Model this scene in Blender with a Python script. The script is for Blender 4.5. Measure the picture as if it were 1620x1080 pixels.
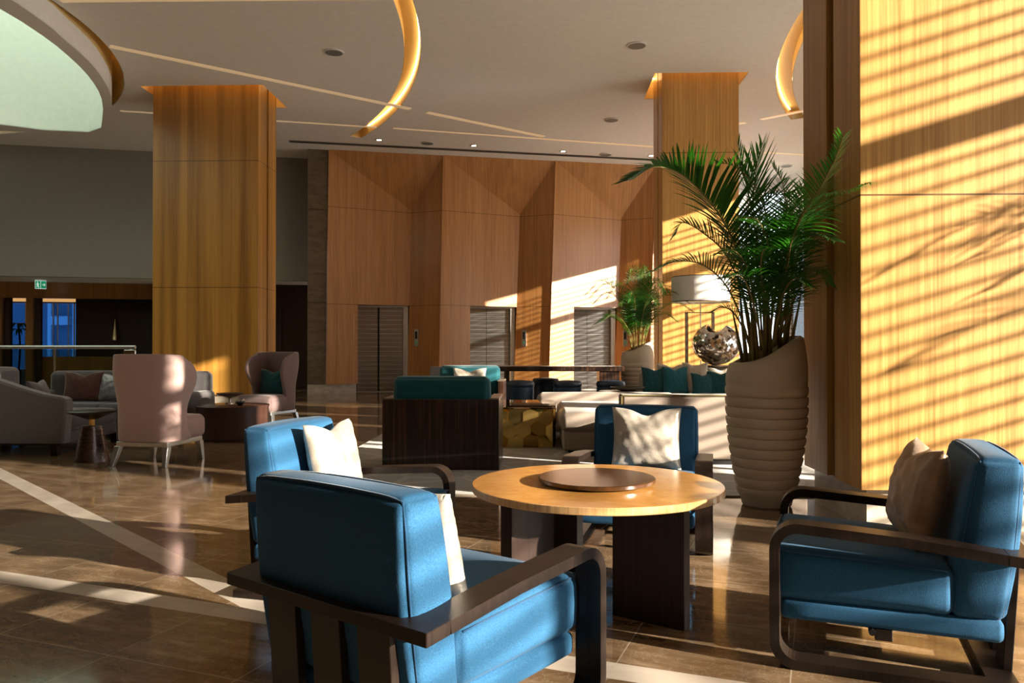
import bpy, bmesh, math, random
from mathutils import Vector, Matrix
PI = math.pi
random.seed(7)
for o in list(bpy.data.objects): bpy.data.objects.remove(o)
S = bpy.context.scene
COL = S.collection

# ------------------------------------------------------------------ camera
cam_d = bpy.data.cameras.new('camera'); cam = bpy.data.objects.new('camera', cam_d); COL.objects.link(cam)
cam.location = (0, 0, 1.2)
cam_d.sensor_width = 36; cam_d.lens = 1240/1620*36; cam_d.clip_start = .05; cam_d.clip_end = 300
cam.rotation_euler = (PI/2+math.atan2(10, 1240), 0, math.atan2(43, 1240))
S.camera = cam
# ------------------------------------------------------------------ view, world, sun
S.view_settings.view_transform = 'Standard'; S.view_settings.look = 'None'
S.view_settings.gamma = 1; S.view_settings.use_curve_mapping = False
S.view_settings.exposure = 0.12
W = bpy.data.worlds.new('world'); S.world = W; W.use_nodes = True
wb = W.node_tree.nodes['Background']; wb.inputs['Color'].default_value = (.80, .90, 1, 1); wb.inputs['Strength'].default_value = 2.6
sun_d = bpy.data.lights.new('sun', 'SUN'); sun_d.energy = 25; sun_d.angle = math.radians(.6); sun_d.color = (1, .90, .74)
sun = bpy.data.objects.new('sun', sun_d); COL.objects.link(sun); sun.location = (30, -12, 12)
SD = Vector((-1, .47, -.30)).normalized()
sun.rotation_euler = SD.to_track_quat('-Z', 'Y').to_euler()

# ------------------------------------------------------------------ materials
def lin(r, g, b):
    f = lambda c: (c/255/12.92) if c/255 <= .04045 else ((c/255+.055)/1.055)**2.4
    return (f(r), f(g), f(b), 1)
class NT:
    def __init__(s, name):
        s.m = bpy.data.materials.new(name); s.m.use_nodes = True; s.t = s.m.node_tree; s.n = s.t.nodes
        s.b = s.n['Principled BSDF']; s.out = s.n['Material Output']
    def new(s, ty, **kw):
        x = s.n.new(ty)
        for k, v in kw.items():
            if hasattr(x, k) and not k[0].isupper(): setattr(x, k, v)
        return x
    def link(s, a, b): s.t.links.new(a, b)
    def set(s, **kw):
        names = dict(col='Base Color', rough='Roughness', metal='Metallic', spec='Specular IOR Level', coat='Coat Weight', coatr='Coat Roughness', sheen='Sheen Weight', sheenr='Sheen Roughness', ior='IOR', trans='Transmission Weight', em='Emission Color', ems='Emission Strength')
        for k, v in kw.items(): s.b.inputs[names[k]].default_value = v
        return s
    def coords(s, scale=(1, 1, 1), rot=(0, 0, 0), kind='Object', loc=(0, 0, 0)):
        c = s.new('ShaderNodeTexCoord'); m = s.new('ShaderNodeMapping')
        m.inputs['Scale'].default_value = scale; m.inputs['Rotation'].default_value = rot; m.inputs['Location'].default_value = loc
        s.link(c.outputs[kind], m.inputs['Vector']); return m.outputs['Vector']
    def noise(s, vec, scale=5, detail=3, rough=.5):
        n = s.new('ShaderNodeTexNoise'); n.inputs['Scale'].default_value = scale; n.inputs['Detail'].default_value = detail; n.inputs['Roughness'].default_value = rough
        if vec is not None: s.link(vec, n.inputs['Vector'])
        return n.outputs['Fac']
    def ramp(s, fac, stops):
        r = s.new('ShaderNodeValToRGB'); e = r.color_ramp.elements
        while len(e) < len(stops): e.new(.5)
        for el, (p, c) in zip(e, stops): el.position = p; el.color = c
        s.link(fac, r.inputs['Fac']); return r.outputs['Color']
    def math(s, op, a, b=None):
        n = s.new('ShaderNodeMath'); n.operation = op
        for i, v in enumerate((a, b)):
            if v is None: continue
            if isinstance(v, (int, float)): n.inputs[i].default_value = v
            else: s.link(v, n.inputs[i])
        return n.outputs[0]
    def mix(s, fac, a, b, mode='MIX'):
        n = s.new('ShaderNodeMix'); n.data_type = 'RGBA'; n.blend_type = mode
        for idx, v in ((0, fac), (6, a), (7, b)):
            if isinstance(v, (int, float)): n.inputs[idx].default_value = v
            elif isinstance(v, tuple): n.inputs[idx].default_value = v
            else: s.link(v, n.inputs[idx])
        return n.outputs[2]
    def bump(s, h, strength=.3, dist=.01):
        n = s.new('ShaderNodeBump'); n.inputs['Strength'].default_value = strength; n.inputs['Distance'].default_value = dist
        s.link(h, n.inputs['Height']); s.link(n.outputs['Normal'], s.b.inputs['Normal'])

def plain(name, col, rough=.5, **kw):
    t = NT(name); t.set(rough=rough, **kw)
    v = t.coords(); n = t.noise(v, 9, 3)
    c2 = tuple(x*.86 for x in col[:3])+(1,)
    t.link(t.mix(n, col, c2), t.b.inputs['Base Color']); return t.m
def wood(name, ca, cb, seams=(), rough=.34, bands=0., grain=38, coat=.10, rot=0.):
    t = NT(name); t.set(rough=rough, coat=coat, coatr=.22)
    v = t.coords((grain, grain if not rot else 1.2, .7), (0, 0, rot)); g = t.noise(v, 1, 4, .62)
    v2 = t.coords((grain*4, grain*4 if not rot else 5, 3), (0, 0, rot)); g2 = t.noise(v2, 1, 2, .5)
    f = t.math('ADD', t.math('MULTIPLY', g, .7), t.math('MULTIPLY', g2, .3))
    c = t.ramp(f, [(.34, ca), (.66, cb)])
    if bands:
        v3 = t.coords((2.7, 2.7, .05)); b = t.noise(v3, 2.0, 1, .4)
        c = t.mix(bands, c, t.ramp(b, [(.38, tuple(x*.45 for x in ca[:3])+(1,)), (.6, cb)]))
    if seams:
        cc = t.new('ShaderNodeTexCoord'); sp = t.new('ShaderNodeSeparateXYZ'); t.link(cc.outputs['Object'], sp.inputs[0])
        for z in seams:
            d = t.math('ABSOLUTE', t.math('SUBTRACT', sp.outputs['Z'], z)); k = t.math('LESS_THAN', d, .006)
            c = t.mix(k, c, tuple(x*.3 for x in ca[:3])+(1,))
    t.link(c, t.b.inputs['Base Color']); return t.m
def fabric(name, ca, cb, rough=.85, scale=260, bump=.25, sheen=.25):
    t = NT(name); t.set(rough=rough, sheen=sheen, sheenr=.45, spec=.25)
    v = t.coords(); n = t.noise(v, scale, 2, .6); l = t.noise(v, 5, 2)
    c = t.ramp(n, [(.3, ca), (.7, cb)]); c = t.mix(t.math('MULTIPLY', l, .3), c, ca)
    t.link(c, t.b.inputs['Base Color']); t.bump(n, bump, .002); return t.m
def metal(name, col, rough=.3, noise=True):
    t = NT(name); t.set(col=col, metal=1, rough=rough)
    if noise:
        v = t.coords((3, 3, 80)); n = t.noise(v, 1, 2)
        t.link(t.math('ADD', t.math('MULTIPLY', n, .15), rough-.07), t.b.inputs['Roughness'])
    return t.m
def emit(name, col, st):
    t = NT(name); t.set(col=col, em=col, ems=st); return t.m

M = {}
oak_a, oak_b = (.36, .160, .036, 1), (.65, .375, .115, 1)
M['oak'] = wood('oak_panel', oak_a, oak_b, (2.2, 4.9), bands=.12)
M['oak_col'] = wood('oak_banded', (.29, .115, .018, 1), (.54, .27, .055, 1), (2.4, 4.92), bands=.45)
M['oak_lift'] = wood('oak_lift_panel', (.36, .138, .034, 1), (.58, .280, .090, 1), (2.34, 4.87), coat=.35, rough=.3, bands=.15, rot=-math.atan2(.23431, .97216))
M['oak_dark'] = wood('oak_fascia', (.20, .08, .018, 1), (.34, .15, .038, 1), bands=.2)
M['reveal'] = plain('dark_reveal', (.035, .009, .006, 1), .6)
M['dark_wood'] = wood('dark_stained_wood', (.007, .004, .003, 1), (.020, .011, .007, 1), grain=60, rough=.38, coat=0)
M['slab_wood'] = wood('espresso_slab_wood', (.012, .006, .004, 1), (.035, .016, .011, 1), grain=60, rough=.5, coat=0)
M['drum_wood'] = wood('dark_drum_wood', (.035, .014, .010, 1), (.065, .027, .018, 1), grain=30, rough=.3)
M['wall_dark'] = wood('dark_wall_panel', (.018, .008, .005, 1), (.035, .014, .008, 1), grain=10)
for k_ in ('dark_wood', 'slab_wood'): M[k_].node_tree.nodes['Principled BSDF'].inputs['Specular IOR Level'].default_value = .3
# macassar stripes
t = NT('striped_ebony'); t.set(rough=.35, coat=.15)
v = t.coords((48, 48, .9)); g = t.noise(v, 1, 5, .7)
t.link(t.ramp(g, [(.40, (.006, .004, .003, 1)), (.52, (.022, .010, .006, 1)), (.64, (.085, .032, .014, 1))]), t.b.inputs['Base Color']); M['ebony'] = t.m
# table top: radial veneer
t = NT('honey_veneer'); t.set(rough=.24, coat=.35, coatr=.12)
cc = t.new('ShaderNodeTexCoord'); g = t.new('ShaderNodeTexGradient'); g.gradient_type = 'RADIAL'; t.link(cc.outputs['Object'], g.inputs[0])
seg = t.math('FRACT', t.math('MULTIPLY', g.outputs['Fac'], 6)); segi = t.math('FLOOR', t.math('MULTIPLY', g.outputs['Fac'], 12))
wn = t.new('ShaderNodeTexWhiteNoise'); wn.noise_dimensions = '1D'; t.link(segi, wn.inputs['W'])
n = t.noise(t.coords((14, 14, 14)), 1, 4, .6)
c = t.ramp(n, [(.3, (.52, .235, .050, 1)), (.7, (.70, .36, .10, 1))])
c = t.mix(t.math('MULTIPLY', wn.outputs['Value'], .35), c, (.45, .185, .040, 1)); t.link(c, t.b.inputs['Base Color']); M['honey'] = t.m
t = NT('honey_edge'); t.set(rough=.3, coat=.3)
n = t.noise(t.coords((90, 90, 2)), 1, 3); t.link(t.ramp(n, [(.3, (.50, .27, .10, 1)), (.7, (.68, .42, .19, 1))]), t.b.inputs['Base Color']); M['honey_edge'] = t.m
M['tray_wood'] = wood('walnut_turntable', (.040, .016, .006, 1), (.085, .034, .012, 1), grain=14, rough=.22)
# fabrics
M['blue'] = fabric('blue_weave', (.010, .060, .135, 1), (.026, .115, .225, 1), sheen=.06)
M['piping'] = fabric('navy_piping', (.010, .05, .12, 1), (.016, .08, .17, 1))
M['teal'] = fabric('teal_velvet', (.004, .060, .078, 1), (.009, .105, .125, 1), sheen=.3)
M['teal_dark'] = fabric('dark_teal_velvet', (.004, .042, .050, 1), (.008, .07, .080, 1), sheen=.3)
M['navy'] = plain('navy_leather', (.010, .030, .062, 1), .4)
M['grey'] = fabric('grey_upholstery', (.105, .098, .095, 1), (.185, .175, .168, 1))
M['greydk'] = fabric('charcoal_upholstery', (.065, .060, .060, 1), (.11, .10, .10, 1))
M['pink'] = fabric('dusty_pink_velvet', (.33, .215, .195, 1), (.47, .325, .295, 1), sheen=.3)
M['mauve'] = fabric('mauve_upholstery', (.15, .10, .095, 1), (.23, .16, .15, 1))
M['cream'] = fabric('cream_upholstery', (.27, .212, .17, 1), (.38, .305, .25, 1))
M['brownf'] = fabric('brown_velvet', (.085, .040, .028, 1), (.14, .068, .050, 1))
M['olive'] = fabric('olive_trim', (.13, .095, .030, 1), (.19, .145, .055, 1))
M['linen'] = fabric('linen_cushion_fabric', (.42, .36, .29, 1), (.56, .49, .41, 1))
def satin(name, ca, cb, me=.25):
    t = NT(name); t.set(rough=.36, metal=me, sheen=.2)
    v = t.coords(); n = t.noise(v, 7, 4, .6); f = t.noise(v, 180, 2)
    t.link(t.mix(t.math('MULTIPLY', f, .5), t.ramp(n, [(.35, ca), (.62, cb)]), cb), t.b.inputs['Base Color'])
    t.bump(t.noise(t.coords((1, 1, 2.0)), 6, 4, .55), .3, .03); return t.m
M['satin'] = satin('champagne_satin', (.38, .31, .245, 1), (.60, .53, .45, 1))
M['bronze'] = satin('bronze_satin', (.22, .13, .075, 1), (.36, .235, .145, 1))
# metals
M['gun'] = metal('bronzed_metal_edge', (.16, .12, .085, 1), .35)
M['silver'] = metal('brushed_silver', (.62, .62, .60, 1), .32)
M['chrome'] = metal('chrome', (.8, .8, .8, 1), .12, False)
M['gold'] = metal('brushed_gold', (.85, .50, .12, 1), .3)
M['gold_dull'] = metal('faceted_gold', (.70, .48, .15, 1), .27, False)
M['goldpaint'] = plain('gold_cove_paint', (.80, .58, .24, 1), .5)
t = NT('bronze_mirror'); t.set(col=(.70, .50, .25, 1), metal=1, rough=.03); M['bmirror'] = t.m
# brushed lift doors with horizontal lines
t = NT('lift_door_steel'); t.set(metal=1, rough=.22)
cc = t.new('ShaderNodeTexCoord'); sp = t.new('ShaderNodeSeparateXYZ'); t.link(cc.outputs['Object'], sp.inputs[0])
ln = t.math('LESS_THAN', t.math('FRACT', t.math('MULTIPLY', sp.outputs['Z'], 8.2)), .12)
n = t.noise(t.coords((.8, .8, 90)), 1, 3); base = t.ramp(n, [(.3, (.30, .285, .27, 1)), (.7, (.46, .445, .43, 1))])
t.link(t.mix(ln, base, (.72, .71, .70, 1)), t.b.inputs['Base Color'])
t.link(t.math('ADD', t.math('MULTIPLY', n, .2), .14), t.b.inputs['Roughness']); M['lift'] = t.m
# painted / stone
M['ceil'] = plain('ceiling_plaster', (.87, .85, .81, 1), .9)
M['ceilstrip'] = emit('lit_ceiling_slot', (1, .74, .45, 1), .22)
M['drum'] = plain('drum_plaster', (.84, .83, .80, 1), .8)
M['greywall'] = plain('taupe_plaster', (.30, .275, .25, 1), .8)
t = NT('pier_stone'); t.set(rough=.25); n = t.noise(t.coords((2, 2, 5)), 2, 5, .6)
t.link(t.ramp(n, [(.3, (.12, .090, .060, 1)), (.7, (.19, .15, .105, 1))]), t.b.inputs['Base Color']); M['stone'] = t.m
t = NT('plinth_stone'); t.set(rough=.2); n = t.noise(t.coords((2, 2, 5)), 3, 5, .6)
t.link(t.ramp(n, [(.3, (.40, .34, .27, 1)), (.7, (.56, .50, .42, 1))]), t.b.inputs['Base Color']); M['plinth'] = t.m
M['pot'] = plain('cream_ceramic', (.62, .51, .39, 1), .55)
M['soil'] = plain('dark_soil', (.02, .013, .008, 1), .95)
M['black'] = plain('black_matt', (.006, .006, .006, 1), .5)
M['dkmetal'] = plain('dark_bronze_paint', (.05, .035, .022, 1), .35)
M['white'] = plain('white_paint', (.75, .75, .73, 1), .5)
M['shade'] = plain('white_lamp_shade', (.80, .79, .76, 1), .8)
M['vent'] = plain('grey_grille', (.20, .20, .20, 1), .5)
M['bricks'] = plain('pale_outdoor_paving', (.72, .68, .62, 1), .9)
M['green'] = emit('exit_green', (.0, .30, .13, 1), .5)
M['signwhite'] = emit('exit_white', (.8, .9, .85, 1), .6)
M['led'] = emit('warm_led', (1, .74, .36, 1), 10)
M['ledsoft'] = emit('warm_led_soft', (1, .74, .38, 1), 8)
M['spot'] = emit('downlight_lens', (1, .82, .55, 1), 14)
M['dome'] = emit('luminous_dome', (.78, .86, .76, 1), 2.0)
# floor
t = NT('polished_marble'); t.set(rough=.09, coat=.3, coatr=.04, ior=1.55)
TH = math.radians(19.376)
cc = t.new('ShaderNodeTexCoord'); mp = t.new('ShaderNodeMapping'); mp.vector_type = 'POINT'; mp.inputs['Rotation'].default_value = (0, 0, TH)
t.link(cc.outputs['Object'], mp.inputs[0]); sp = t.new('ShaderNodeSeparateXYZ'); t.link(mp.outputs[0], sp.inputs[0])
# after the rotation x' = q , y' = p
q = t.math('DIVIDE', t.math('ADD', sp.outputs['X'], 40*.622+.720), .622); p = t.math('DIVIDE', t.math('ADD', sp.outputs['Y'], 40*.622-2.286), .622)
fq, fp = t.math('FRACT', q), t.math('FRACT', p)
def edge(f): return t.math('LESS_THAN', t.math('MINIMUM', f, t.math('SUBTRACT', 1, f)), .0045)
grout = t.math('MAXIMUM', edge(fq), edge(fp))
wn = t.new('ShaderNodeTexWhiteNoise'); wn.noise_dimensions = '2D'; cb = t.new('ShaderNodeCombineXYZ'); t.link(t.math('FLOOR', q), cb.inputs[0]); t.link(t.math('FLOOR', p), cb.inputs[1]); t.link(cb.outputs[0], wn.inputs['Vector'])
vadd = t.new('ShaderNodeVectorMath'); vadd.operation = 'ADD'; t.link(mp.outputs[0], vadd.inputs[0])
vs = t.new('ShaderNodeVectorMath'); vs.operation = 'SCALE'; t.link(wn.outputs['Color'], vs.inputs[0]); vs.inputs['Scale'].default_value = 9; t.link(vs.outputs[0], vadd.inputs[1])
st = t.new('ShaderNodeMapping'); st.inputs['Scale'].default_value = (1.0, 3.6, 1); t.link(vadd.outputs[0], st.inputs[0])
n1 = t.noise(st.outputs[0], 3.2, 7, .62); n2 = t.noise(vadd.outputs[0], 7, 8, .7)
c = t.ramp(n1, [(.30, (.115, .066, .032, 1)), (.52, (.21, .132, .072, 1)), (.72, (.36, .25, .16, 1))])
vein = t.math('LESS_THAN', t.math('ABSOLUTE', t.math('SUBTRACT', n2, .5)), .006)
c = t.mix(t.math('MULTIPLY', vein, .35), c, (.55, .45, .33, 1))
c = t.mix(t.math('MULTIPLY', wn.outputs['Value'], .32), c, (.10, .062, .036, 1))
c = t.mix(t.math('MULTIPLY', grout, .65), c, (.42, .35, .27, 1))
s2 = t.new('ShaderNodeSeparateXYZ'); t.link(cc.outputs['Object'], s2.inputs[0])
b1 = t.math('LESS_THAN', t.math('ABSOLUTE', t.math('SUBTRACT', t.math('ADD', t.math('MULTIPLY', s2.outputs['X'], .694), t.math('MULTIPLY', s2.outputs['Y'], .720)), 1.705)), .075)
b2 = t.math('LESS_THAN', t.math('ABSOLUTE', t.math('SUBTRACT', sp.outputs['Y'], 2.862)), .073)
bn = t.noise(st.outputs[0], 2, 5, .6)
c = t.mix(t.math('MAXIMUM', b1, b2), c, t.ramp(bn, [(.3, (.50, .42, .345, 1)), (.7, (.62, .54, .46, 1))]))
t.link(c, t.b.inputs['Base Color']); M['floor'] = t.m
# rug
t = NT('patterned_rug'); t.set(rough=.95, sheen=.3)
vo = t.new('ShaderNodeTexVoronoi'); vo.feature = 'DISTANCE_TO_EDGE'; vo.inputs['Scale'].default_value = 2.2; t.link(t.coords((1, 1, 1)), vo.inputs['Vector'])
n = t.noise(t.coords((2, 30, 1)), 2, 4, .6)
c = t.ramp(n, [(.3, (.13, .105, .075, 1)), (.7, (.24, .20, .15, 1))])
c = t.mix(t.math('MULTIPLY', t.math('LESS_THAN', vo.outputs['Distance'], .05), .6), c, (.34, .29, .23, 1)); t.link(c, t.b.inputs['Base Color']); t.bump(n, .4, .01); M['rug'] = t.m
# leaf
t = NT('palm_leaf'); n = t.noise(t.coords(), 4, 2); t.set(rough=.42)
cl = t.ramp(n, [(.3, (.010, .050, .008, 1)), (.7, (.035, .125, .018, 1))]); t.link(cl, t.b.inputs['Base Color'])
tr = t.new('ShaderNodeBsdfTranslucent'); tr.inputs['Color'].default_value = (.05, .30, .015, 1); mx = t.new('ShaderNodeMixShader'); mx.inputs[0].default_value = .32
t.link(t.b.outputs[0], mx.inputs[1]); t.link(tr.outputs[0], mx.inputs[2]); t.link(mx.outputs[0], t.out.inputs['Surface']); M['leaf'] = t.m
M['stem'] = plain('palm_cane', (.22, .17, .045, 1), .5)
# mirror mosaic
t = NT('mirror_mosaic'); t.set(metal=1, rough=.08); vo = t.new('ShaderNodeTexVoronoi'); vo.inputs['Scale'].default_value = 16; t.link(t.coords(), vo.inputs['Vector'])
t.link(t.ramp(vo.outputs['Color'], [(.0, (.35, .33, .31, 1)), (1, (.95, .93, .9, 1))]), t.b.inputs['Base Color'])
gm = t.new('ShaderNodeNewGeometry'); sc = t.new('ShaderNodeVectorMath'); sc.operation = 'SUBTRACT'; t.link(vo.outputs['Color'], sc.inputs[0]); sc.inputs[1].default_value = (.5, .5, .5)
s3 = t.new('ShaderNodeVectorMath'); s3.operation = 'SCALE'; s3.inputs['Scale'].default_value = .55; t.link(sc.outputs[0], s3.inputs[0])
ad = t.new('ShaderNodeVectorMath'); ad.operation = 'ADD'; t.link(gm.outputs['Normal'], ad.inputs[0]); t.link(s3.outputs[0], ad.inputs[1])
nm = t.new('ShaderNodeVectorMath'); nm.operation = 'NORMALIZE'; t.link(ad.outputs[0], nm.inputs[0]); t.link(nm.outputs[0], t.b.inputs['Normal']); M['mosaic'] = t.m
def glass(name, tint, refl=.08):
    t = NT(name); tr = t.new('ShaderNodeBsdfTransparent'); tr.inputs['Color'].default_value = tint
    gl = t.new('ShaderNodeBsdfGlossy'); gl.inputs['Roughness'].default_value = .02
    fr = t.new('ShaderNodeFresnel'); fr.inputs['IOR'].default_value = 1.45
    mx = t.new('ShaderNodeMixShader'); t.link(fr.outputs[0], mx.inputs[0]); t.link(tr.outputs[0], mx.inputs[1]); t.link(gl.outputs[0], mx.inputs[2]); t.link(mx.outputs[0], t.out.inputs['Surface']); return t.m
M['glass'] = glass('clear_window_glass', (.98, .98, .98, 1))
M['blueglass'] = glass('blue_window_glass', (.15, .32, .56, 1))
M['railglass'] = glass('green_tint_glass', (.62, .70, .64, 1))

# ------------------------------------------------------------------ mesh helpers
def link(name, me, mat, parent=None):
    o = bpy.data.objects.new(name, me); COL.objects.link(o)
    for m in (mat if isinstance(mat, (list, tuple)) else [mat]): me.materials.append(m)
    if parent is not None: o.parent = parent
    return o
def obj(name, bm, mat, parent=None, smooth=False, angle=None):
    me = bpy.data.meshes.new(name); bmesh.ops.recalc_face_normals(bm, faces=bm.faces); bm.to_mesh(me); bm.free()
    if smooth:
        for p in me.polygons: p.use_smooth = True
    o = link(name, me, mat, parent)
    if smooth and angle:
        try: me.set_sharp_from_angle(angle=math.radians(angle))
        except Exception: pass
    return o
def thing(name, label, cat, loc=(0, 0, 0), rz=0, group=None):
    o = bpy.data.objects.new(name, None); COL.objects.link(o); o.location = loc; o.rotation_euler = (0, 0, rz); o.empty_display_size = .1
    o['label'] = label; o['category'] = cat
    if group: o['group'] = group
    return o
def tag(o, label, cat, group=None):
    o['label'] = label; o['category'] = cat
    if group: o['group'] = group
    return o
def struct(o): o['kind'] = 'structure'; return o
def dup(root, loc, rz=0, label=None, group=None, scale=None):
    r = root.copy(); COL.objects.link(r); r.location = loc; r.rotation_euler = (0, 0, rz)
    if scale: r.scale = scale
    if label: r['label'] = label
    if group: r['group'] = group
    for ch in list(root.children):
        c = ch.copy(); COL.objects.link(c); c.parent = r
        for g in ch.children:
            d = g.copy(); COL.objects.link(d); d.parent = c
    return r
def B(): return bmesh.new()
def box(bm, x0, x1, y0, y1, z0, z1, mat=0):
    v = [bm.verts.new((x, y, z)) for z in (z0, z1) for y in (y0, y1) for x in (x0, x1)]
    fs = []
    for f in ((0, 1, 3, 2), (4, 6, 7, 5), (0, 4, 5, 1), (2, 3, 7, 6), (0, 2, 6, 4), (1, 5, 7, 3)):
        fc = bm.faces.new([v[i] for i in f]); fc.material_index = mat; fs.append(fc)
    return v
def hexa(bm, pts, mat=0):
    v = [bm.verts.new(p) for p in pts]
    for f in ((0, 1, 3, 2), (4, 6, 7, 5), (0, 4, 5, 1), (2, 3, 7, 6), (0, 2, 6, 4), (1, 5, 7, 3)):
        bm.faces.new([v[i] for i in f]).material_index = mat
    return v
def bevel(bm, w, seg=2):
    bmesh.ops.bevel(bm, geom=list(bm.edges), offset=w, segments=seg, profile=.5, affect='EDGES', clamp_overlap=True); return bm
def bbox(x0, x1, y0, y1, z0, z1, w=.004, seg=2):
    bm = B(); box(bm, x0, x1, y0, y1, z0, z1); return bevel(bm, w, seg)
def lathe(bm, prof, n=48, c=(0, 0, 0), cap=True, fn=None, mat=0):
    rings = []
    for r, z in prof:
        ring = []
        for i in range(n):
            a = 2*PI*i/n; p = Vector((c[0]+r*math.cos(a), c[1]+r*math.sin(a), c[2]+z))
            if fn: p = fn(p, a)
            ring.append(bm.verts.new(p))
        rings.append(ring)
    for a, b in zip(rings, rings[1:]):
        for i in range(n): bm.faces.new((a[i], a[(i+1) % n], b[(i+1) % n], b[i])).material_index = mat
    if cap:
        bm.faces.new(rings[0][::-1]).material_index = mat; bm.faces.new(rings[-1]).material_index = mat
    return bm
def prism(bm, pts, z0, z1, mat=0):
    a = [bm.verts.new((x, y, z0)) for x, y in pts]; b = [bm.verts.new((x, y, z1)) for x, y in pts]
    bm.faces.new(a[::-1]).material_index = mat; bm.faces.new(b).material_index = mat
    n = len(pts)
    for i in range(n): bm.faces.new((a[i], a[(i+1) % n], b[(i+1) % n], b[i])).material_index = mat
def tube(bm, pts, r, n=8, closed=False, cap=True):
    pts = [Vector(p) for p in pts]; N = len(pts); rings = []; up = None
    for i, p in enumerate(pts):
        if closed: d = (pts[(i+1) % N]-pts[i-1]).normalized()
        else: d = (pts[min(i+1, N-1)]-pts[max(i-1, 0)]).normalized()
        if up is None:
            up = Vector((0, 0, 1)) if abs(d.z) < .9 else Vector((1, 0, 0))
        s = d.cross(up)
        if s.length < 1e-5: s = d.orthogonal()
        s.normalize(); up = s.cross(d).normalized()
        rr = r(i/(N-1)) if callable(r) else r
        rings.append([bm.verts.new(p+s*rr*math.cos(2*PI*k/n)+up*rr*math.sin(2*PI*k/n)) for k in range(n)])
    m = N if closed else N-1
    for i in range(m):
        a, b = rings[i], rings[(i+1) % N]
        for k in range(n): bm.faces.new((a[k], a[(k+1) % n], b[(k+1) % n], b[k]))
    if not closed and cap: bm.faces.new(rings[0][::-1]); bm.faces.new(rings[-1])
    return bm
def soft(x0, x1, y0, y1, z0, z1, r=.03, crown=.015, shear=None, n=13, sag=0.):
    """upholstered block: rounded box with a slight crown; shear(p)->p"""
    bm = B(); box(bm, 0, 1, 0, 1, 0, 1)
    bmesh.ops.subdivide_edges(bm, edges=list(bm.edges), cuts=n, use_grid_fill=True)
    L = (x1-x0, y1-y0, z1-z0)
    for v in bm.verts:
        u = [v.co[i]*2-1 for i in range(3)]
        # push grid towards the edges so that the rounding has vertices
        h = [L[i]/2 for i in range(3)]
        p = []
        for i in range(3):
            k = round((u[i]+1)/2*(n+1)); kk = min(k, n+1-k); sg = -1 if k < (n+1)/2 else 1
            if kk <= 3: q1 = h[i]-r*(0, .25, .6, 1)[kk]
            else: q1 = (h[i]-r)*(1-(kk-3)/((n+1)/2-3))
            p.append(sg*q1)
        q = [max(-h[i]+r, min(h[i]-r, p[i])) for i in range(3)]
        d = Vector([p[i]-q[i] for i in range(3)])
        if d.length > 1e-6: d = d.normalized()*r
        pp = Vector(q)+d
        for i in range(3):
            j, k = (i+1) % 3, (i+2) % 3
            if abs(abs(u[i])-1) < 1e-4: pp[i] += math.copysign(crown*(1-u[j]**2)*(1-u[k]**2), u[i])
        v.co = pp+Vector(((x0+x1)/2, (y0+y1)/2, (z0+z1)/2))
        if sag: v.co.z -= sag*(u[2] > .99)*(1-abs(u[0]))
        if shear: v.co = Vector(shear(v.co.copy()))
    return bm
def pillow(w, h, t, seed=0, dent=.10, n=26):
    rnd = random.Random(seed); bm = B(); G = {}
    ph = [rnd.uniform(0, 6.28) for _ in range(8)]
    for s in (-1, 1):
        for i in range(n+1):
            for j in range(n+1):
                u, v = i/n*2-1, j/n*2-1
                if s == 1 and (i in (0, n) or j in (0, n)): G[s, i, j] = G[-1, i, j]; continue
                x = u*w/2*(1-.075*(1-v*v)); y = v*h/2*(1-.075*(1-u*u))
                y -= dent*h*math.exp(-(u/.34)**2)*max(0, (v+1)/2)**3
                e = max(0, (1-u*u)*(1-v*v))
                z = s*t/2*e**.42
                wr = math.sin(9*u+5*v+ph[0])*math.cos(7*v-4*u+ph[1])*.5+math.sin(17*u-9*v+ph[2])*.3+math.sin(6*(u+v)**2*2+ph[3])*.4
                z += s*wr*t*.035*min(1, e*3)
                # radial pulls at the corners
                a = math.atan2(1-abs(v)+.001, 1-abs(u)+.001); cr = math.exp(-((1-abs(u))**2+(1-abs(v))**2)/.25)
                z += s*t*.05*cr*math.sin(a*9+ph[4])*min(1, e*6)
                G[s, i, j] = bm.verts.new((x, z, y+h/2))
    for s in (-1, 1):
        for i in range(n):
            for j in range(n):
                try: bm.faces.new((G[s, i, j], G[s, i+1, j], G[s, i+1, j+1], G[s, i, j+1]))
                except ValueError: pass
    return bm
def cushion(name, label, w, h, t, mat, loc, rot, seed=0, group=None, dent=.10, cat='cushion'):
    o = obj(name, pillow(w, h, t, seed, dent), mat, smooth=True); o.location = loc
    o.rotation_euler = rot; tag(o, label, cat, group); return o
def rrect(x0, x1, y0, y1, r, n=6):
    out = []
    for cx, cy, a0 in ((x1-r, y1-r, 0), (x0+r, y1-r, PI/2), (x0+r, y0+r, PI), (x1-r, y0+r, 3*PI/2)):
        for i in range(n+1): a = a0+PI/2*i/n; out.append((cx+r*math.cos(a), cy+r*math.sin(a)))
    return out
def catmull(P, n=8):
    P = [Vector(p) for p in P]; Q = [P[0]*2-P[1]]+P+[P[-1]*2-P[-2]]; out = []
    for i in range(1, len(Q)-2):
        for k in range(n):
            t_ = k/n; a, b, c_, d = Q[i-1], Q[i], Q[i+1], Q[i+2]
            out.append(.5*((2*b)+(c_-a)*t_+(2*a-5*b+4*c_-d)*t_*t_+(3*b-a-3*c_+d)*t_**3))
    out.append(P[-1]); return out

# ------------------------------------------------------------------ the room
CZ = 6.35
WA = Vector((-5.47, 20.18, 0)); WU = Vector((.97216, .23431, 0)); WN = Vector((-.23431, .97216, 0))
def wp(s, t_, z): return WA+WU*s+WN*t_+Vector((0, 0, z))

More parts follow.
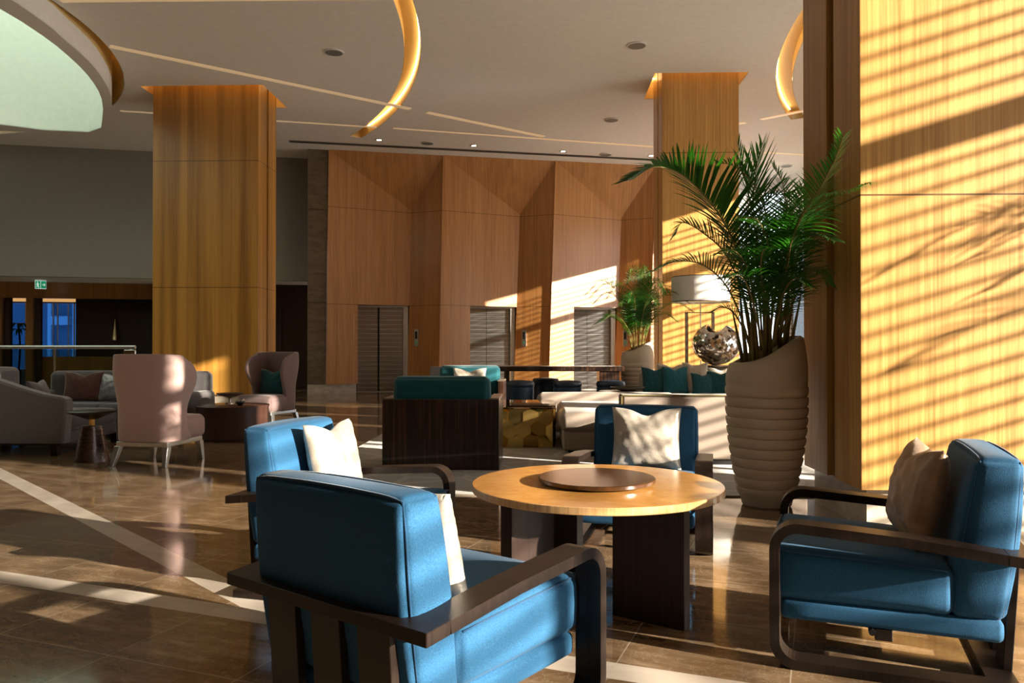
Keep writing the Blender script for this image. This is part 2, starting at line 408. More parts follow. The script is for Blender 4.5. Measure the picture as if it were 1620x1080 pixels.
bm = B(); box(bm, -22, 7.6, -7, 40, -.2, 0); struct(obj('floor', bm, M['floor']))

# ceiling with real openings (2D curve with holes)
def poly_mesh(name, outer, holes, z, thick, mat, parent=None):
    cu = bpy.data.curves.new(name, 'CURVE'); cu.dimensions = '2D'; cu.fill_mode = 'BOTH'; cu.extrude = thick/2
    for pts in [outer]+holes:
        sp_ = cu.splines.new('POLY'); sp_.points.add(len(pts)-1); sp_.use_cyclic_u = True
        for i, (x, y) in enumerate(pts): sp_.points[i].co = (x, y, 0, 1)
    tmp = bpy.data.objects.new(name, cu); COL.objects.link(tmp)
    me = bpy.data.meshes.new_from_object(tmp); bpy.data.objects.remove(tmp)
    for v in me.vertices: v.co.z += z
    return link(name, me, mat, parent)
def arc(cx, cy, r, a0, a1, n=40): return [(cx+r*math.cos(a0+(a1-a0)*i/n), cy+r*math.sin(a0+(a1-a0)*i/n)) for i in range(n+1)]
def ringsector(cx, cy, ro, ri, a0, a1): return arc(cx, cy, ro, a0, a1)+arc(cx, cy, ri, a1, a0)
hole1 = arc(-14.11, 11.62, 6.9, -PI/2, PI/2, 60)+[(-16, 18.52), (-16, 4.72)]
a1s = ringsector(-15.08, 11.33, 13.21, 12.92, -.62, .625)
a2s = ringsector(16.83, 11.51, 12.83, 12.52, PI-.52, PI+.55)
rec1 = [(-7.86, 15.13), (-5.41, 15.13), (-5.41, 16.61), (-7.86, 16.61)]
rec2 = [(2.17, 14.75), (3.92, 14.75), (3.92, 16.28), (2.17, 16.28)]
rec3 = [(1.92, 5.0), (4.5, 5.0), (4.5, 6.5), (1.92, 6.5)]
struct(poly_mesh('ceiling', [(-22, -7), (7.6, -7), (7.6, 40), (-22, 40)], [hole1, a1s, a2s, rec1, rec2, rec3], CZ+.06, .12, M['ceil']))
bm = B(); box(bm, -22, 7.6, -7, 3.5, CZ+.8, CZ+.9); box(bm, -22, 7.6, 3.5, 40, CZ+2.6, CZ+2.7); box(bm, -22, 7.6, 3.4, 3.5, CZ+.12, CZ+2.7)
struct(obj('trim_roof_slab', bm, M['drum']))
# cove liners: the gold insides of the slots and recesses
def liner(name, pts, h, mat, lid=True, led=None, inset=.02):
    cx_ = sum(p[0] for p in pts)/len(pts); cy_ = sum(p[1] for p in pts)/len(pts)
    if len(pts) == 4: pts = [(x-math.copysign(.005, x-cx_), y-math.copysign(.005, y-cy_)) for x, y in pts]
    bm = B(); n = len(pts); a = [bm.verts.new((x, y, CZ+.005)) for x, y in pts]; b = [bm.verts.new((x, y, CZ+h)) for x, y in pts]
    for i in range(n): bm.faces.new((a[i], a[(i+1) % n], b[(i+1) % n], b[i]))
    if lid: bm.faces.new(b)
    return struct(obj(name, bm, mat))
liner('trim_cove_arc', ringsector(-15.08, 11.33, 13.205, 12.925, -.6195, .6245), .22, M['goldpaint'])
liner('trim_cove_arc_right', ringsector(16.83, 11.51, 12.825, 12.525, PI-.52, PI+.55), .22, M['goldpaint'])
for i, (rc, nm) in enumerate(((rec1, 'trim_recess_left'), (rec2, 'trim_recess_middle'), (rec3, 'trim_recess_right'))):
    liner(nm, rc, .45, M['goldpaint'])
    x0, y0 = rc[0]; x1, y1 = rc[2]; bm = B()
    for a in ((x0+.02, x1-.02, y0+.015, y0+.035), (x0+.02, x1-.02, y1-.035, y1-.015), (x0+.015, x0+.035, y0+.04, y1-.04), (x1-.035, x1-.015, y0+.04, y1-.04)): box(bm, *a, CZ+.40, CZ+.42)
    tag(obj('led_strip', bm, M['led']), ('warm light strip hidden in the ceiling recess round the left column', 'warm light strip in the ceiling recess round the middle column behind the palm', 'warm light strip in the ceiling recess above the large right column')[i], 'light strip')
bm = B()
tube(bm, [(x, y, CZ+.17) for x, y in arc(-15.08, 11.33, 13.18, -.6, .59, 60)], .012, 6)
tag(obj('led_strip', bm, M['ledsoft']), 'warm light strip inside the long curved ceiling slot left of centre', 'light strip')
bm = B(); tube(bm, [(x, y, CZ+.17) for x, y in arc(16.83, 11.51, 12.80, PI-.5, PI+.44, 60)], .012, 6)
tag(obj('led_strip', bm, M['ledsoft']), 'warm light strip inside the curved ceiling slot at the upper right', 'light strip')
# flush pale strips in the ceiling
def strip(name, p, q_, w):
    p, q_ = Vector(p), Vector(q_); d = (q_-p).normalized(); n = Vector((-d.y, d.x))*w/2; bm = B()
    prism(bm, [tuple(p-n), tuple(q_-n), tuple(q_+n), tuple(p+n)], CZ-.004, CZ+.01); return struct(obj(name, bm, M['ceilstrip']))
strip('trim_1', (-7.33, 13.1), (-2.78, 16.78), .15); strip('trim_2', (-2.45, 17.04), (.11, 19.1), .15)
strip('trim_3', (-9.1, 16.7), (-3.80, 18.16), .10); strip('trim_4', (-3.42, 18.25), (3.9, 20.45), .10)
strip('trim_5', (3.95, 18.55), (4.72, 18.07), .14); strip('trim_6', (5.0, 17.83), (7.4, 15.9), .14)
strip('trim_7', (-7.1, 11.35), (-2.16, 11.43), .12); strip('trim_8', (4.5, 20.5), (7.5, 21.25), .08)

# the hanging ring below the round opening (plan taken round the drum, straight far side)
outer = [(-16.6, 16.35)]
ZD = 5.95
def pix(px, py, z):
    f = 1240; x = (px-810)/f; zz = (540-py)/f; P_ = math.atan2(10, f); Y_ = math.atan2(43, f)
    yy = math.cos(P_)-math.sin(P_)*zz; z2 = math.sin(P_)+math.cos(P_)*zz
    X = math.cos(Y_)*x-math.sin(Y_)*yy; Y = math.sin(Y_)*x+math.cos(Y_)*yy; k = (z-1.2)/z2; return (X*k, Y*k)
outc = [(-15.9, 4.6), (-12, 4.45), (-9.9, 5.2), (-8.6, 6.3), (-7.64, 7.65), (-7.12, 8.8), (-6.88, 9.9), (-6.95, 11.2), (-7.25, 12.3), (-7.62, 13.2), (-15.9, 12.3)]
outc = [(-15.9, 4.6), (-11.6, 5.1), (-9.0, 6.9), (-7.9, 8.6)]+[tuple(pix(*p_, ZD)) for p_ in ((22, 0), (45, 15), (67, 31), (90, 48), (111, 67), (128, 81), (144, 96), (157, 110), (167, 124), (175, 138), (181, 153), (182, 165), (181, 182), (178, 200), (174, 215), (0, 207))]+[(-18, 12.1)]
inc = [(-15.9, 5.2), (-11.9, 5.7), (-9.6, 7.4), (-8.6, 9.0)]+[tuple(pix(*p_, ZD)) for p_ in ((-30, -4), (0, 14), (34, 34), (67, 56), (90, 73), (111, 91), (126, 105), (138, 118), (148, 131), (156, 144), (161, 157), (163, 172), (162, 186), (160, 202), (140, 209), (70, 206), (0, 197))]+[(-18, 11.5)]
ringo = thing('ceiling_ring', 'large white curved ring hanging below the round ceiling opening', 'ceiling feature')
bm = B(); n_ = len(outc)
outc = [(x-.05, y-.02) for x, y in outc]
a = [bm.verts.new((x, y, ZD)) for x, y in outc]; b = [bm.verts.new((x, y, CZ-.02)) for x, y in outc]
for i in range(n_): bm.faces.new((a[i], a[(i+1) % n_], b[(i+1) % n_], b[i]))
obj('fascia', bm, M['drum'], ringo, smooth=True, angle=35)
bm = B(); a = [bm.verts.new((x, y, CZ-.02)) for x, y in outc]; b = [bm.verts.new((x, y, CZ+1.5)) for x, y in outc]
for i in range(n_): bm.faces.new((a[i], a[(i+1) % n_], b[(i+1) % n_], b[i]))
obj('gilded_upper_band', bm, M['goldpaint'], ringo, smooth=True, angle=35)
poly_mesh('underside', outc, [inc], ZD+.01, .02, M['drum'], ringo)
bm = B(); n_ = len(inc)
a = [bm.verts.new((x, y, ZD)) for x, y in inc]; b = [bm.verts.new((x, y, CZ+2.45)) for x, y in inc]
for i in range(n_): bm.faces.new((a[i], a[(i+1) % n_], b[(i+1) % n_], b[i]))
obj('inner_drum', bm, plain('pale_green_paint', (.70, .76, .66, 1), .8), ringo, smooth=True, angle=35)
bm = B(); prism(bm, inc, CZ+2.4, CZ+2.45); obj('luminous_panel', bm, M['dome'], ringo)
# gold cove between ring and ceiling
bm = B(); hp = arc(-14.11, 11.62, 6.89, -PI/2, PI/2, 60)
a = [bm.verts.new((x, y, CZ+.01)) for x, y in hp]; b = [bm.verts.new((x, y, CZ+1.5)) for x, y in hp]
for i in range(60): bm.faces.new((a[i], a[i+1], b[i+1], b[i]))
struct(obj('trim_gold_cove', bm, M['goldpaint'], smooth=True))
bm = B(); tube(bm, [(x, y, CZ+1.4) for x, y in arc(-14.11, 11.62, 6.865, -1.2, 1.2, 50)], .015, 6)
tag(obj('led_strip', bm, M['led']), 'warm light strip behind the hanging ceiling ring at top left', 'light strip')

# ------------------------------------------------------------------ lift wall (folded timber panels)
EL = [(0., .06), (2.98, .12), (6.08, .20), (9.02, .25), (11.3, .25)]          # s of the leading edges at the ceiling, lean towards the floor
VL = [(2.22, .15), (5.25, .22), (8.25, .27), (10.6, .25)]
def se(i, z): s, l = EL[i]; return s-l*(1-z/CZ)
def sv(i, z): s, l = VL[i]; return s-l*(1-z/CZ)
OUT, DEEP, ZA, ZB, ZH = -.04, .54, 4.93, .25, 2.34
bm = B(); V = lambda s, t_, z: bm.verts.new(wp(s, t_, z))
def tl(i, s, z): a, b = se(i, z), sv(i, z); return OUT+(DEEP-OUT)*(s-a)/(b-a)
DO = [.75, 3.74, 6.66, 9.7]
for i in range(4):
    last = i == 3; d0 = DO[i]
    # light facet
    bm.faces.new([V(se(i, ZB), OUT, ZB), V(d0, tl(i, d0, ZB), ZB), V(d0, tl(i, d0, ZH), ZH), V(se(i, ZH), OUT, ZH)])
    bm.faces.new([V(se(i, ZH), OUT, ZH), V(d0, tl(i, d0, ZH), ZH), V(sv(i, ZH), DEEP, ZH), V(sv(i, ZA), DEEP, ZA), V(se(i, CZ)+.08, OUT, CZ), V(se(i, CZ), OUT, CZ)])
    # dark facet
    bm.faces.new([V(sv(i, ZB), DEEP, ZB), V(se(i+1, ZB), 0, ZB), V(se(i+1, CZ), 0, CZ), V(sv(i, ZA), DEEP, ZA)])
    # triangle under the ceiling
    bm.faces.new([V(se(i, CZ)+.08, OUT, CZ), V(sv(i, ZA), DEEP, ZA), V(se(i+1, CZ), 0, CZ)])
    # edge return of next panel and underside / left return
    bm.faces.new([V(se(i+1, ZB), 0, ZB), V(se(i+1, ZB), OUT, ZB), V(se(i+1, CZ), OUT, CZ), V(se(i+1, CZ), 0, CZ)])
    bm.faces.new([V(se(i, ZB), OUT, ZB), V(d0, tl(i, d0, ZB), ZB), V(d0, .9, ZB), V(se(i, ZB), .9, ZB)])
    # opening reveals
    bm.faces.new([V(d0, tl(i, d0, ZB), ZB), V(d0, .8, ZB), V(d0, .8, ZH), V(d0, tl(i, d0, ZH), ZH)])
    bm.faces.new([V(d0, tl(i, d0, ZH), ZH), V(d0, .8, ZH), V(sv(i, ZH), .8, ZH), V(sv(i, ZH), DEEP, ZH)])
    bm.faces.new([V(sv(i, ZB), DEEP, ZB), V(sv(i, ZB), .9, ZB), V(sv(i, ZH), .9, ZH), V(sv(i, ZH), DEEP, ZH)])
    bm.faces.new([V(sv(i, ZB), DEEP, ZB), V(se(i+1, ZB), 0, ZB), V(se(i+1, ZB), .9, ZB), V(sv(i, ZB), .9, ZB)])
bm.faces.new([V(se(0, ZB), OUT, ZB), V(se(0, ZB), .9, ZB), V(se(0, CZ), .9, CZ), V(se(0, CZ), OUT, CZ)])
bm.faces.new([V(11.3, OUT, 0), V(11.3, .9, 0), V(11.3, .9, CZ), V(11.3, OUT, CZ)])
struct(obj('wall_back', bm, M['oak_lift']))
bm = B()
for i in range(4):
    def q4(s0, t0, s1, t1):
        hexa(bm, [wp(s0, t0, 0), wp(s1, t1, 0), wp(s0, 1.0, 0), wp(s1, 1.0, 0), wp(s0, t0, ZB), wp(s1, t1, ZB), wp(s0, 1.0, ZB), wp(s1, 1.0, ZB)])
    q4(se(i, 0)+.03, OUT+.08, DO[i]-.04, tl(i, DO[i]-.04, 0)+.08); q4(sv(i, 0)+.03, DEEP+.05, se(i+1, 0)-.01, .1)
struct(obj('baseboard_back', bm, M['plinth']))
# lift doors
for i in range(3):
    a_, b_ = DO[i], sv(i, 1.2)-.02; t0 = .66
    dr = thing('door_%d' % (i+1), '', ''); del dr['label']; del dr['category']; struct(dr)
    dr.location = wp(a_, t0, 0); dr.rotation_euler = (0, 0, math.atan2(WU.y, WU.x)); w = b_-a_
    fr = .10; g = .022 if i == 0 else .005; m = (w-fr-.02)*.46
    bm = B(); box(bm, -.02, w+.02, 0, .16, 2.30, 2.42); box(bm, w-fr, w-.03, -.02, .16, 0, 2.30); struct(obj('frame', bm, M['silver'], dr))
    bm = B(); box(bm, w-.03, w+.02, -.04, .0, 0, 2.30); struct(obj('jamb', bm, M['white'], dr))
    bm = B(); box(bm, -.02, m-g, .09, .12, .01, 2.30); struct(obj('leaf', bm, M['lift'], dr))
    bm = B(); box(bm, m+g, w-fr, .09, .12, .01, 2.30); struct(obj('leaf', bm, M['lift'], dr))
    bm = B(); box(bm, -.1, w+.1, .2, .22, 0, 2.4); struct(obj('lift_shaft', bm, M['black'], dr))
    bm = B(); box(bm, -.02, w, .02, .14, 0, .012); struct(obj('sill', bm, M['silver'], dr))
# call panels on the dark facets
lab = ['silver lift call panel beside the leftmost lift door', 'silver lift call panel beside the middle lift door', 'silver lift call panel beside the right lift door, behind the small palm']
for i in range(3):
    s = sv(i, 1.4)+.26; zz = 1.24
    f0 = wp(sv(i, 1.4), DEEP, 0); f1 = wp(se(i+1, 1.4), 0, 0); d = (f1-f0).normalized(); base = f0+d*.26; nn = Vector((d.y, -d.x, 0))
    cp = thing('lift_call_panel', lab[i], 'call panel', base+nn*.002+Vector((0, 0, zz)), math.atan2(d.y, d.x), 'lift call panels')
    obj('plate', bbox(-.065, .065, -.035, 0, 0, .46, .006), M['silver'], cp)
    obj('display', bbox(-.032, .032, -.040, -.034, .20, .40, .002), M['black'], cp)
    bm = B(); lathe(bm, [(.02, 0), (.02, .008)], 16); bmesh.ops.rotate(bm, verts=bm.verts, cent=(0, 0, 0), matrix=Matrix.Rotation(PI/2, 3, 'X')); bmesh.ops.translate(bm, verts=bm.verts, vec=(0, -.034, .11)); obj('button', bm, M['green'], cp)
# stone pier left of the lifts, dark passage, taupe upper wall
bm = B(); hexa(bm, [wp(-.53, .02, ZB), wp(-.07, .02, ZB), wp(-.62, 1.6, ZB), wp(-.07, 1.6, ZB), wp(-.53, .02, CZ), wp(-.02, .02, CZ), wp(-.62, 1.6, CZ), wp(-.02, 1.6, CZ)])
o = struct(obj('wall_pier', bm, M['stone']))
bm = B()
for z in (2.36, 4.78): hexa(bm, [wp(-.54, .01, z), wp(-.07, .01, z), wp(-.54, .03, z), wp(-.07, .03, z), wp(-.54, .01, z+.018), wp(-.07, .01, z+.018), wp(-.54, .03, z+.018), wp(-.07, .03, z+.018)])
struct(obj('trim_pier_joint', bm, M['reveal']))
bm = B(); hexa(bm, [wp(-.53, .03, 0), wp(-.03, .03, 0), wp(-.62, 1.6, 0), wp(-.03, 1.6, 0), wp(-.53, .03, ZB), wp(-.03, .03, ZB), wp(-.62, 1.6, ZB), wp(-.03, 1.6, ZB)])
struct(obj('baseboard_pier', bm, M['plinth']))
bm = B(); hexa(bm, [wp(-17, 1.1, 3.02), wp(-.55, 1.1, 3.02), wp(-17, 1.3, 3.02), wp(-.55, 1.3, 3.02), wp(-17, 1.1, CZ), wp(-.55, 1.1, CZ), wp(-17, 1.3, CZ), wp(-.55, 1.3, CZ)])
struct(obj('wall_upper', bm, M['greywall']))
bm = B(); hexa(bm, [wp(-17, 1.3, 3.02), wp(-.55, 1.3, 3.02), wp(-17, 12, 3.02), wp(-.55, 12, 3.02), wp(-17, 1.3, 3.12), wp(-.55, 1.3, 3.12), wp(-17, 12, 3.12), wp(-.55, 12, 3.12)])
struct(obj('trim_soffit', bm, M['ceil']))
bm = B(); hexa(bm, [wp(-17, 3.0, 2.58), wp(-3.6, 3.0, 2.58), wp(-17, 3.2, 2.58), wp(-3.6, 3.2, 2.58), wp(-17, 3.0, 3.02), wp(-3.6, 3.0, 3.02), wp(-17, 3.2, 3.02), wp(-3.6, 3.2, 3.02)])
struct(obj('trim_fascia', bm, M['oak_dark']))
def wallbox(name, s0, s1, t0, t1, z0, z1, mat):
    bm = B(); hexa(bm, [wp(s0, t0, z0), wp(s1, t0, z0), wp(s0, t1, z0), wp(s1, t1, z0), wp(s0, t0, z1), wp(s1, t0, z1), wp(s0, t1, z1), wp(s1, t1, z1)]); return struct(obj(name, bm, mat))
def s_at(px, t_):   # distance along the wall line seen at a picture column
    X, Y = pix(px, 500, 1.6); k = 1e-9
    d = Vector((X, Y, 0)).normalized(); A2 = WA+WN*t_; den = d.x*WN.x+d.y*WN.y; r = (A2.x*WN.x+A2.y*WN.y)/den; P2 = d*r; return (P2-WA).dot(WU)
wallbox('wall_post', s_at(-3, 3), s_at(2, 3), 3.0, 3.25, 0, 2.6, M['oak_dark'])
wallbox('wall_post_inner', s_at(5, 3), s_at(14, 3), 3.1, 3.25, 0, 2.6, M['wall_dark'])
wallbox('wall_post_second', s_at(41, 3), s_at(51.5, 3), 3.0, 3.25, 0, 2.6, M['oak_dark'])
wallbox('wall_post_third', s_at(54, 3), s_at(62, 3), 3.1, 3.25, 0, 2.6, M['wall_dark'])
wallbox('wall_dark_panel', s_at(120, 4), s_at(240, 4), 4.0, 4.2, 0, 3.02, M['wall_dark'])
wallbox('wall_low', s_at(62, 3.4), s_at(236, 3.4), 3.4, 3.6, 0, .95, M['oak_dark'])
wallbox('wall_passage_side', -4.0, -3.6, 1.5, 6, 0, 3.02, M['wall_dark'])
wallbox('wall_passage', -3.6, -.5, 2.6, 2.8, 0, 3.02, M['wall_dark'])
wallbox('trim_passage', -1.45, -1.40, 2.54, 2.6, .0, 2.6, M['reveal'])
o = wallbox('trim_dark_ceiling', -17, -4.0, 4.6, 12, 2.9, 3.0, plain('dining_ceiling', (.18, .17, .20, 1), .8))
# far blue windows
win = bpy.data.objects.new('window_1', None); COL.objects.link(win); struct(win)
def wpart(name, s0, s1, t0, t1, z0, z1, mat):
    o = wallbox(name, s0, s1, t0, t1, z0, z1, mat); o.parent = win; return o
wpart('pane', -17, s_at(120, 9), 9, 9.03, .2, 2.76, M['blueglass'])
wpart('head', -17, -4, 8.9, 9.1, 2.76, 3.0, M['greydk'])
for px in (40.5, 63, 84, 91, 108, 117): wpart('mullion', s_at(px, 9), s_at(px+1.3, 9), 8.95, 9.05, 0, 2.76, M['white'])
wpart('cove_strip', -17, s_at(118, 8.2), 8.2, 8.3, 2.76, 2.87, emit('amber_cove', (1, .55, .2, 1), .6))
wallbox('wall_far', s_at(120, 9), -.5, 9, 9.2, 0, 3.02, M['wall_dark'])

fb = thing('apartment_facade', 'blue tinted building front seen through the far left windows', 'building', (-27, 44, 0))
bm = B(); box(bm, -9, 9, 0, 6, 0, 14); obj('wall', bm, plain('facade_render', (.22, .24, .27, 1), .9), fb)
for x in (-5.2, -2.2, -.9, .55, 1.7, 2.7, 5.0):
    bm = B(); box(bm, x-.1, x+.1, -.3, -.01, 0, 14); obj('pilaster', bm, M['white'], fb)
for x, z in ((-4, 1.9), (-.2, 2.5), (1.1, 2.9), (2.2, 1.6), (1.1, .9)):
    bm = B(); box(bm, x-.5, x+.5, -.5, -.01, z, z+.5); obj('balcony', bm, M['white'], fb)
# window wall on the right, glazed corner behind the middle column
def boxobj(name, a, mat, parent=None, st=True):
    bm = B(); box(bm, *a); o = obj(name, bm, mat, parent); return struct(o) if st else o
boxobj('wall_right', (7.5, 7.75, -7, 24.3, 5.2, CZ), M['ceil'])
boxobj('wall_right_front', (7.5, 7.75, -7, -2.9, 0, 5.2), M['ceil'])
for i_, (a_, b_) in enumerate(((2.0, 2.35), (6.25, 6.95), (8.9, 10.15), (14.2, 17.1))): boxobj('wall_right_sun_blocker', (7.45, 7.85, a_, b_, 0, 5.2), M['ceil'])  # unseen solid strips added across the glazing to keep sun off parts of the room
boxobj('wall_front', (-22, 7.7, -7, -6.8, 0, CZ), M['oak_dark'])
boxobj('wall_left', (-22.1, -21.9, -7, 27, 0, CZ), M['oak_dark'])
win2 = bpy.data.objects.new('window_2', None); COL.objects.link(win2); struct(win2)
boxobj('pane', (7.56, 7.57, -2.9, 24, .02, 5.2), M['glass'], win2)
bm = B()
for k in range(-2, 8): y = -.9+3*k; (box(bm, 7.5, 7.62, y-.04, y+.04, 0, 5.2) if -2.9 < y < 24 else None)
box(bm, 7.5, 7.62, -2.9, 24, 3.985, 4.15); box(bm, 7.5, 7.62, -2.9, 24, 0, .06); box(bm, 7.5, 7.62, 23.9, 24.05, 0, 5.2)
struct(obj('frame', bm, M['dkmetal'], win2))
bm = B(); z = .98
while z < 4.93:
    if not 3.93 < z < 4.20: box(bm, 7.66, 7.755, -2.9, 24, z, z+.010)
    z += .140
struct(obj('blind', bm, M['white'], win2))
win3 = bpy.data.objects.new('window_3', None); COL.objects.link(win3); struct(win3)
boxobj('pane', (5.2, 7.5, 24.0, 24.01, .02, 5.9), M['glass'], win3)
bm = B()
for x in (5.15, 6.3, 7.44): box(bm, x, x+.07, 23.95, 24.06, 0, 5.9)
box(bm, 5.1, 7.5, 23.95, 24.06, 5.9, CZ); box(bm, 5.1, 7.5, 23.95, 24.06, 3.0, 3.1); struct(obj('frame', bm, M['white'], win3))
wallbox('wall_corner', 11.3, 11.42, -.12, 1.6, 0, CZ, M['ceil'])
bm = B(); box(bm, 5.05, 5.2, 22.6, 24.1, 0, CZ); struct(obj('wall_return', bm, M['ceil']))
bm = B(); box(bm, 7.8, 90, -60, 120, -.25, -.05); box(bm, -22, 7.8, 40.2, 120, -.25, -.05); struct(obj('ground', bm, M['bricks']))

# slot diffuser along the lift wall, downlights, speakers
def ceil_rot(): return math.atan2(WU.y, WU.x)
sl = thing('slot_diffuser', 'long dark slot air diffuser in the ceiling above the lift panels', 'air vent', wp(-.95, -.68, CZ-.002), ceil_rot())
bm = B(); box(bm, 0, 10.6, -.10, .10, -.006, 0); obj('frame', bm, M['vent'], sl)
for y in (-.045, .045): bm = B(); box(bm, .04, 10.56, y-.025, y+.025, -.009, -.006); obj('slot', bm, M['black'], sl)
spots = [((-3.96, 19.24), 'leftmost small lit downlight above the lift panels'), ((-1.66, 19.87), 'small lit downlight over the gap between left and middle lifts'), ((.63, 20.53), 'small lit downlight above the third timber lift panel'), ((3.0, 21.08), 'small lit downlight half hidden by the palm tip beside the middle column')]
first = None
for (x, y), l in spots:
    if first is None:
        first = thing('downlight', l, 'downlight', (x, y, CZ-.012), 0, 'lit downlights by the lifts')
        bm = B(); lathe(bm, [(.10, 0), (.10, .012), (.06, .012), (.06, 0)], 28, cap=False); obj('ring', bm, M['white'], first)
        bm = B(); lathe(bm, [(.058, .004), (.058, .008)], 24); obj('lens', bm, M['spot'], first)
    else: dup(first, (x, y, CZ-.012), 0, l)
grs = [((-3.57, 13.49), 'round grey ceiling speaker left of the long curved slot'), ((1.66, 13.36), 'large round grey ceiling speaker in front of the middle column recess'), ((1.63, 17.72), 'round grey ceiling speaker just left of the middle column'), ((-2.81, 19.58), 'round grey ceiling speaker between the two left downlights'), ((1.77, 20.9), 'round grey ceiling speaker right of the third downlight'), ((6.99, 22.39), 'round grey ceiling speaker seen in the gap between palm and right column')]
first = None
for (x, y), l in grs:
    if first is None:
        first = thing('ceiling_speaker', l, 'ceiling speaker', (x, y, CZ-.02), 0, 'round ceiling speakers')
        bm = B(); lathe(bm, [(.17, .02), (.17, 0), (.15, -.004), (.15, .004)], 36, cap=False); obj('rim', bm, M['white'], first)
        bm = B(); lathe(bm, [(.15, 0), (.15, .003)], 36); obj('grille', bm, M['vent'], first)
    else: dup(first, (x, y, CZ-.02), 0, l)

# ------------------------------------------------------------------ columns
def column(label, x0, x1, y0, y1, g0, g1, mat, top):
    c = thing('column', label, 'column', ((x0+x1)/2, (y0+y1)/2, 0)); cx, cy = (x0+x1)/2, (y0+y1)/2
    hx, a, b = (x1-x0)/2, y0-cy, y1-cy
    obj('wood_cladding', bbox(-hx, hx, a, g0-cy, .27, top, .004, 1), mat, c)
    obj('wood_cladding', bbox(-hx, hx, g1-cy, b, .27, top, .004, 1), mat, c)
    bm = B(); box(bm, -hx+.05, hx-.05, g0-cy-.01, g1-cy+.01, .262, top); obj('reveal', bm, M['reveal'], c)
    bm = B(); box(bm, -hx+.06, hx-.06, a+.06, b-.06, 0, .27); obj('plinth', bm, M['plinth'], c); return c
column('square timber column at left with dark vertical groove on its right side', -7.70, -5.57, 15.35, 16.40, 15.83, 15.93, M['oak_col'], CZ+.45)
column('square timber column behind the palms, striped by the blind shadows', 2.336, 3.78, 14.95, 16.08, 15.43, 15.53, M['oak'], CZ+.45)
column('massive sunlit timber column filling the right side of the picture', 2.1, 4.3, 5.2, 6.3, 5.66, 5.80, M['oak'], CZ+.45)

# exit sign under the soffit
X, Y = pix(64, 441, 2.95); sp0 = WA+WN*2.2+WU*s_at(64, 2.2)
ex = thing('exit_sign', 'small green and white emergency exit sign with running figure and arrow', 'exit sign', (sp0.x, sp0.y, 2.78), math.atan2(WU.y, WU.x)+.5)
obj('sign_case', bbox(-.13, .13, -.02, .02, 0, .22, .004, 1), M['signwhite'], ex)
bm = B(); box(bm, -.125, -.005, -.023, -.02, .012, .208); box(bm, .005, .125, -.023, -.02, .012, .208); obj('green_panel', bm, M['green'], ex)
bm = B()
tube(bm, [(-.075, -.026, .15), (-.065, -.026, .09)], .012, 6); tube(bm, [(-.065, -.026, .09), (-.045, -.026, .06), (-.055, -.026, .03)], .008, 6); tube(bm, [(-.066, -.026, .09), (-.085, -.026, .06), (-.105, -.026, .055)], .008, 6)
tube(bm, [(-.075, -.026, .145), (-.045, -.026, .12), (-.03, -.026, .135)], .006, 6); tube(bm, [(-.075, -.026, .145), (-.10, -.026, .12), (-.09, -.026, .10)], .006, 6); lathe(bm, [(.001, -.012), (.010, -.008), (.012, 0), (.010, .008), (.001, .012)], 10, (-.072, -.026, .175))
obj('running_figure', bm, M['signwhite'], ex)
bm = B(); tube(bm, [(.03, -.026, .11), (.098, -.026, .11)], .008, 6); tube(bm, [(.07, -.026, .145), (.10, -.026, .11), (.07, -.026, .075)], .008, 6); obj('arrow', bm, M['signwhite'], ex)
bm = B(); box(bm, -.004, .004, -.004, .004, .22, .24); obj('hanger', bm, M['silver'], ex)

# ------------------------------------------------------------------ rug
bm = B(); prism(bm, rrect(-2.17, 3.6, 6.37, 13.2, .02, 2), .001, .013); tag(obj('rug', bm, M['rug']), 'large patterned beige rug under the central lounge seating', 'rug')
RZ = .013

# ------------------------------------------------------------------ blue armchair
def bar_path(pts, w, th):
    """flat bar: pts (y,z, ny,nz) centre line + in-plane normal; width along x"""
    bm = B(); R = []
    for (y, z, ny, nz) in pts:
        R.append([bm.verts.new((sx*w/2, y+sn*ny*th/2, z+sn*nz*th/2)) for sx, sn in ((-1, -1), (1, -1), (1, 1), (-1, 1))])
    for a, b in zip(R, R[1:]):
        for k in range(4): bm.faces.new((a[k], a[(k+1) % 4], b[(k+1) % 4], b[k]))
    bm.faces.new(R[0][::-1]); bm.faces.new(R[-1]); return bm
def offset_path(pts):
    out = []; n = len(pts)
    for i in range(n):
        a = Vector(pts[max(i-1, 0)]); b = Vector(pts[min(i+1, n-1)]); d = (b-a).normalized(); out.append((pts[i][0], pts[i][1], -d.y, d.x))
    return out
def corner(c, r, a0, a1, n=8): return [(c[0]+r*math.cos(a0+(a1-a0)*i/n), c[1]+r*math.sin(a0+(a1-a0)*i/n)) for i in range(n+1)]
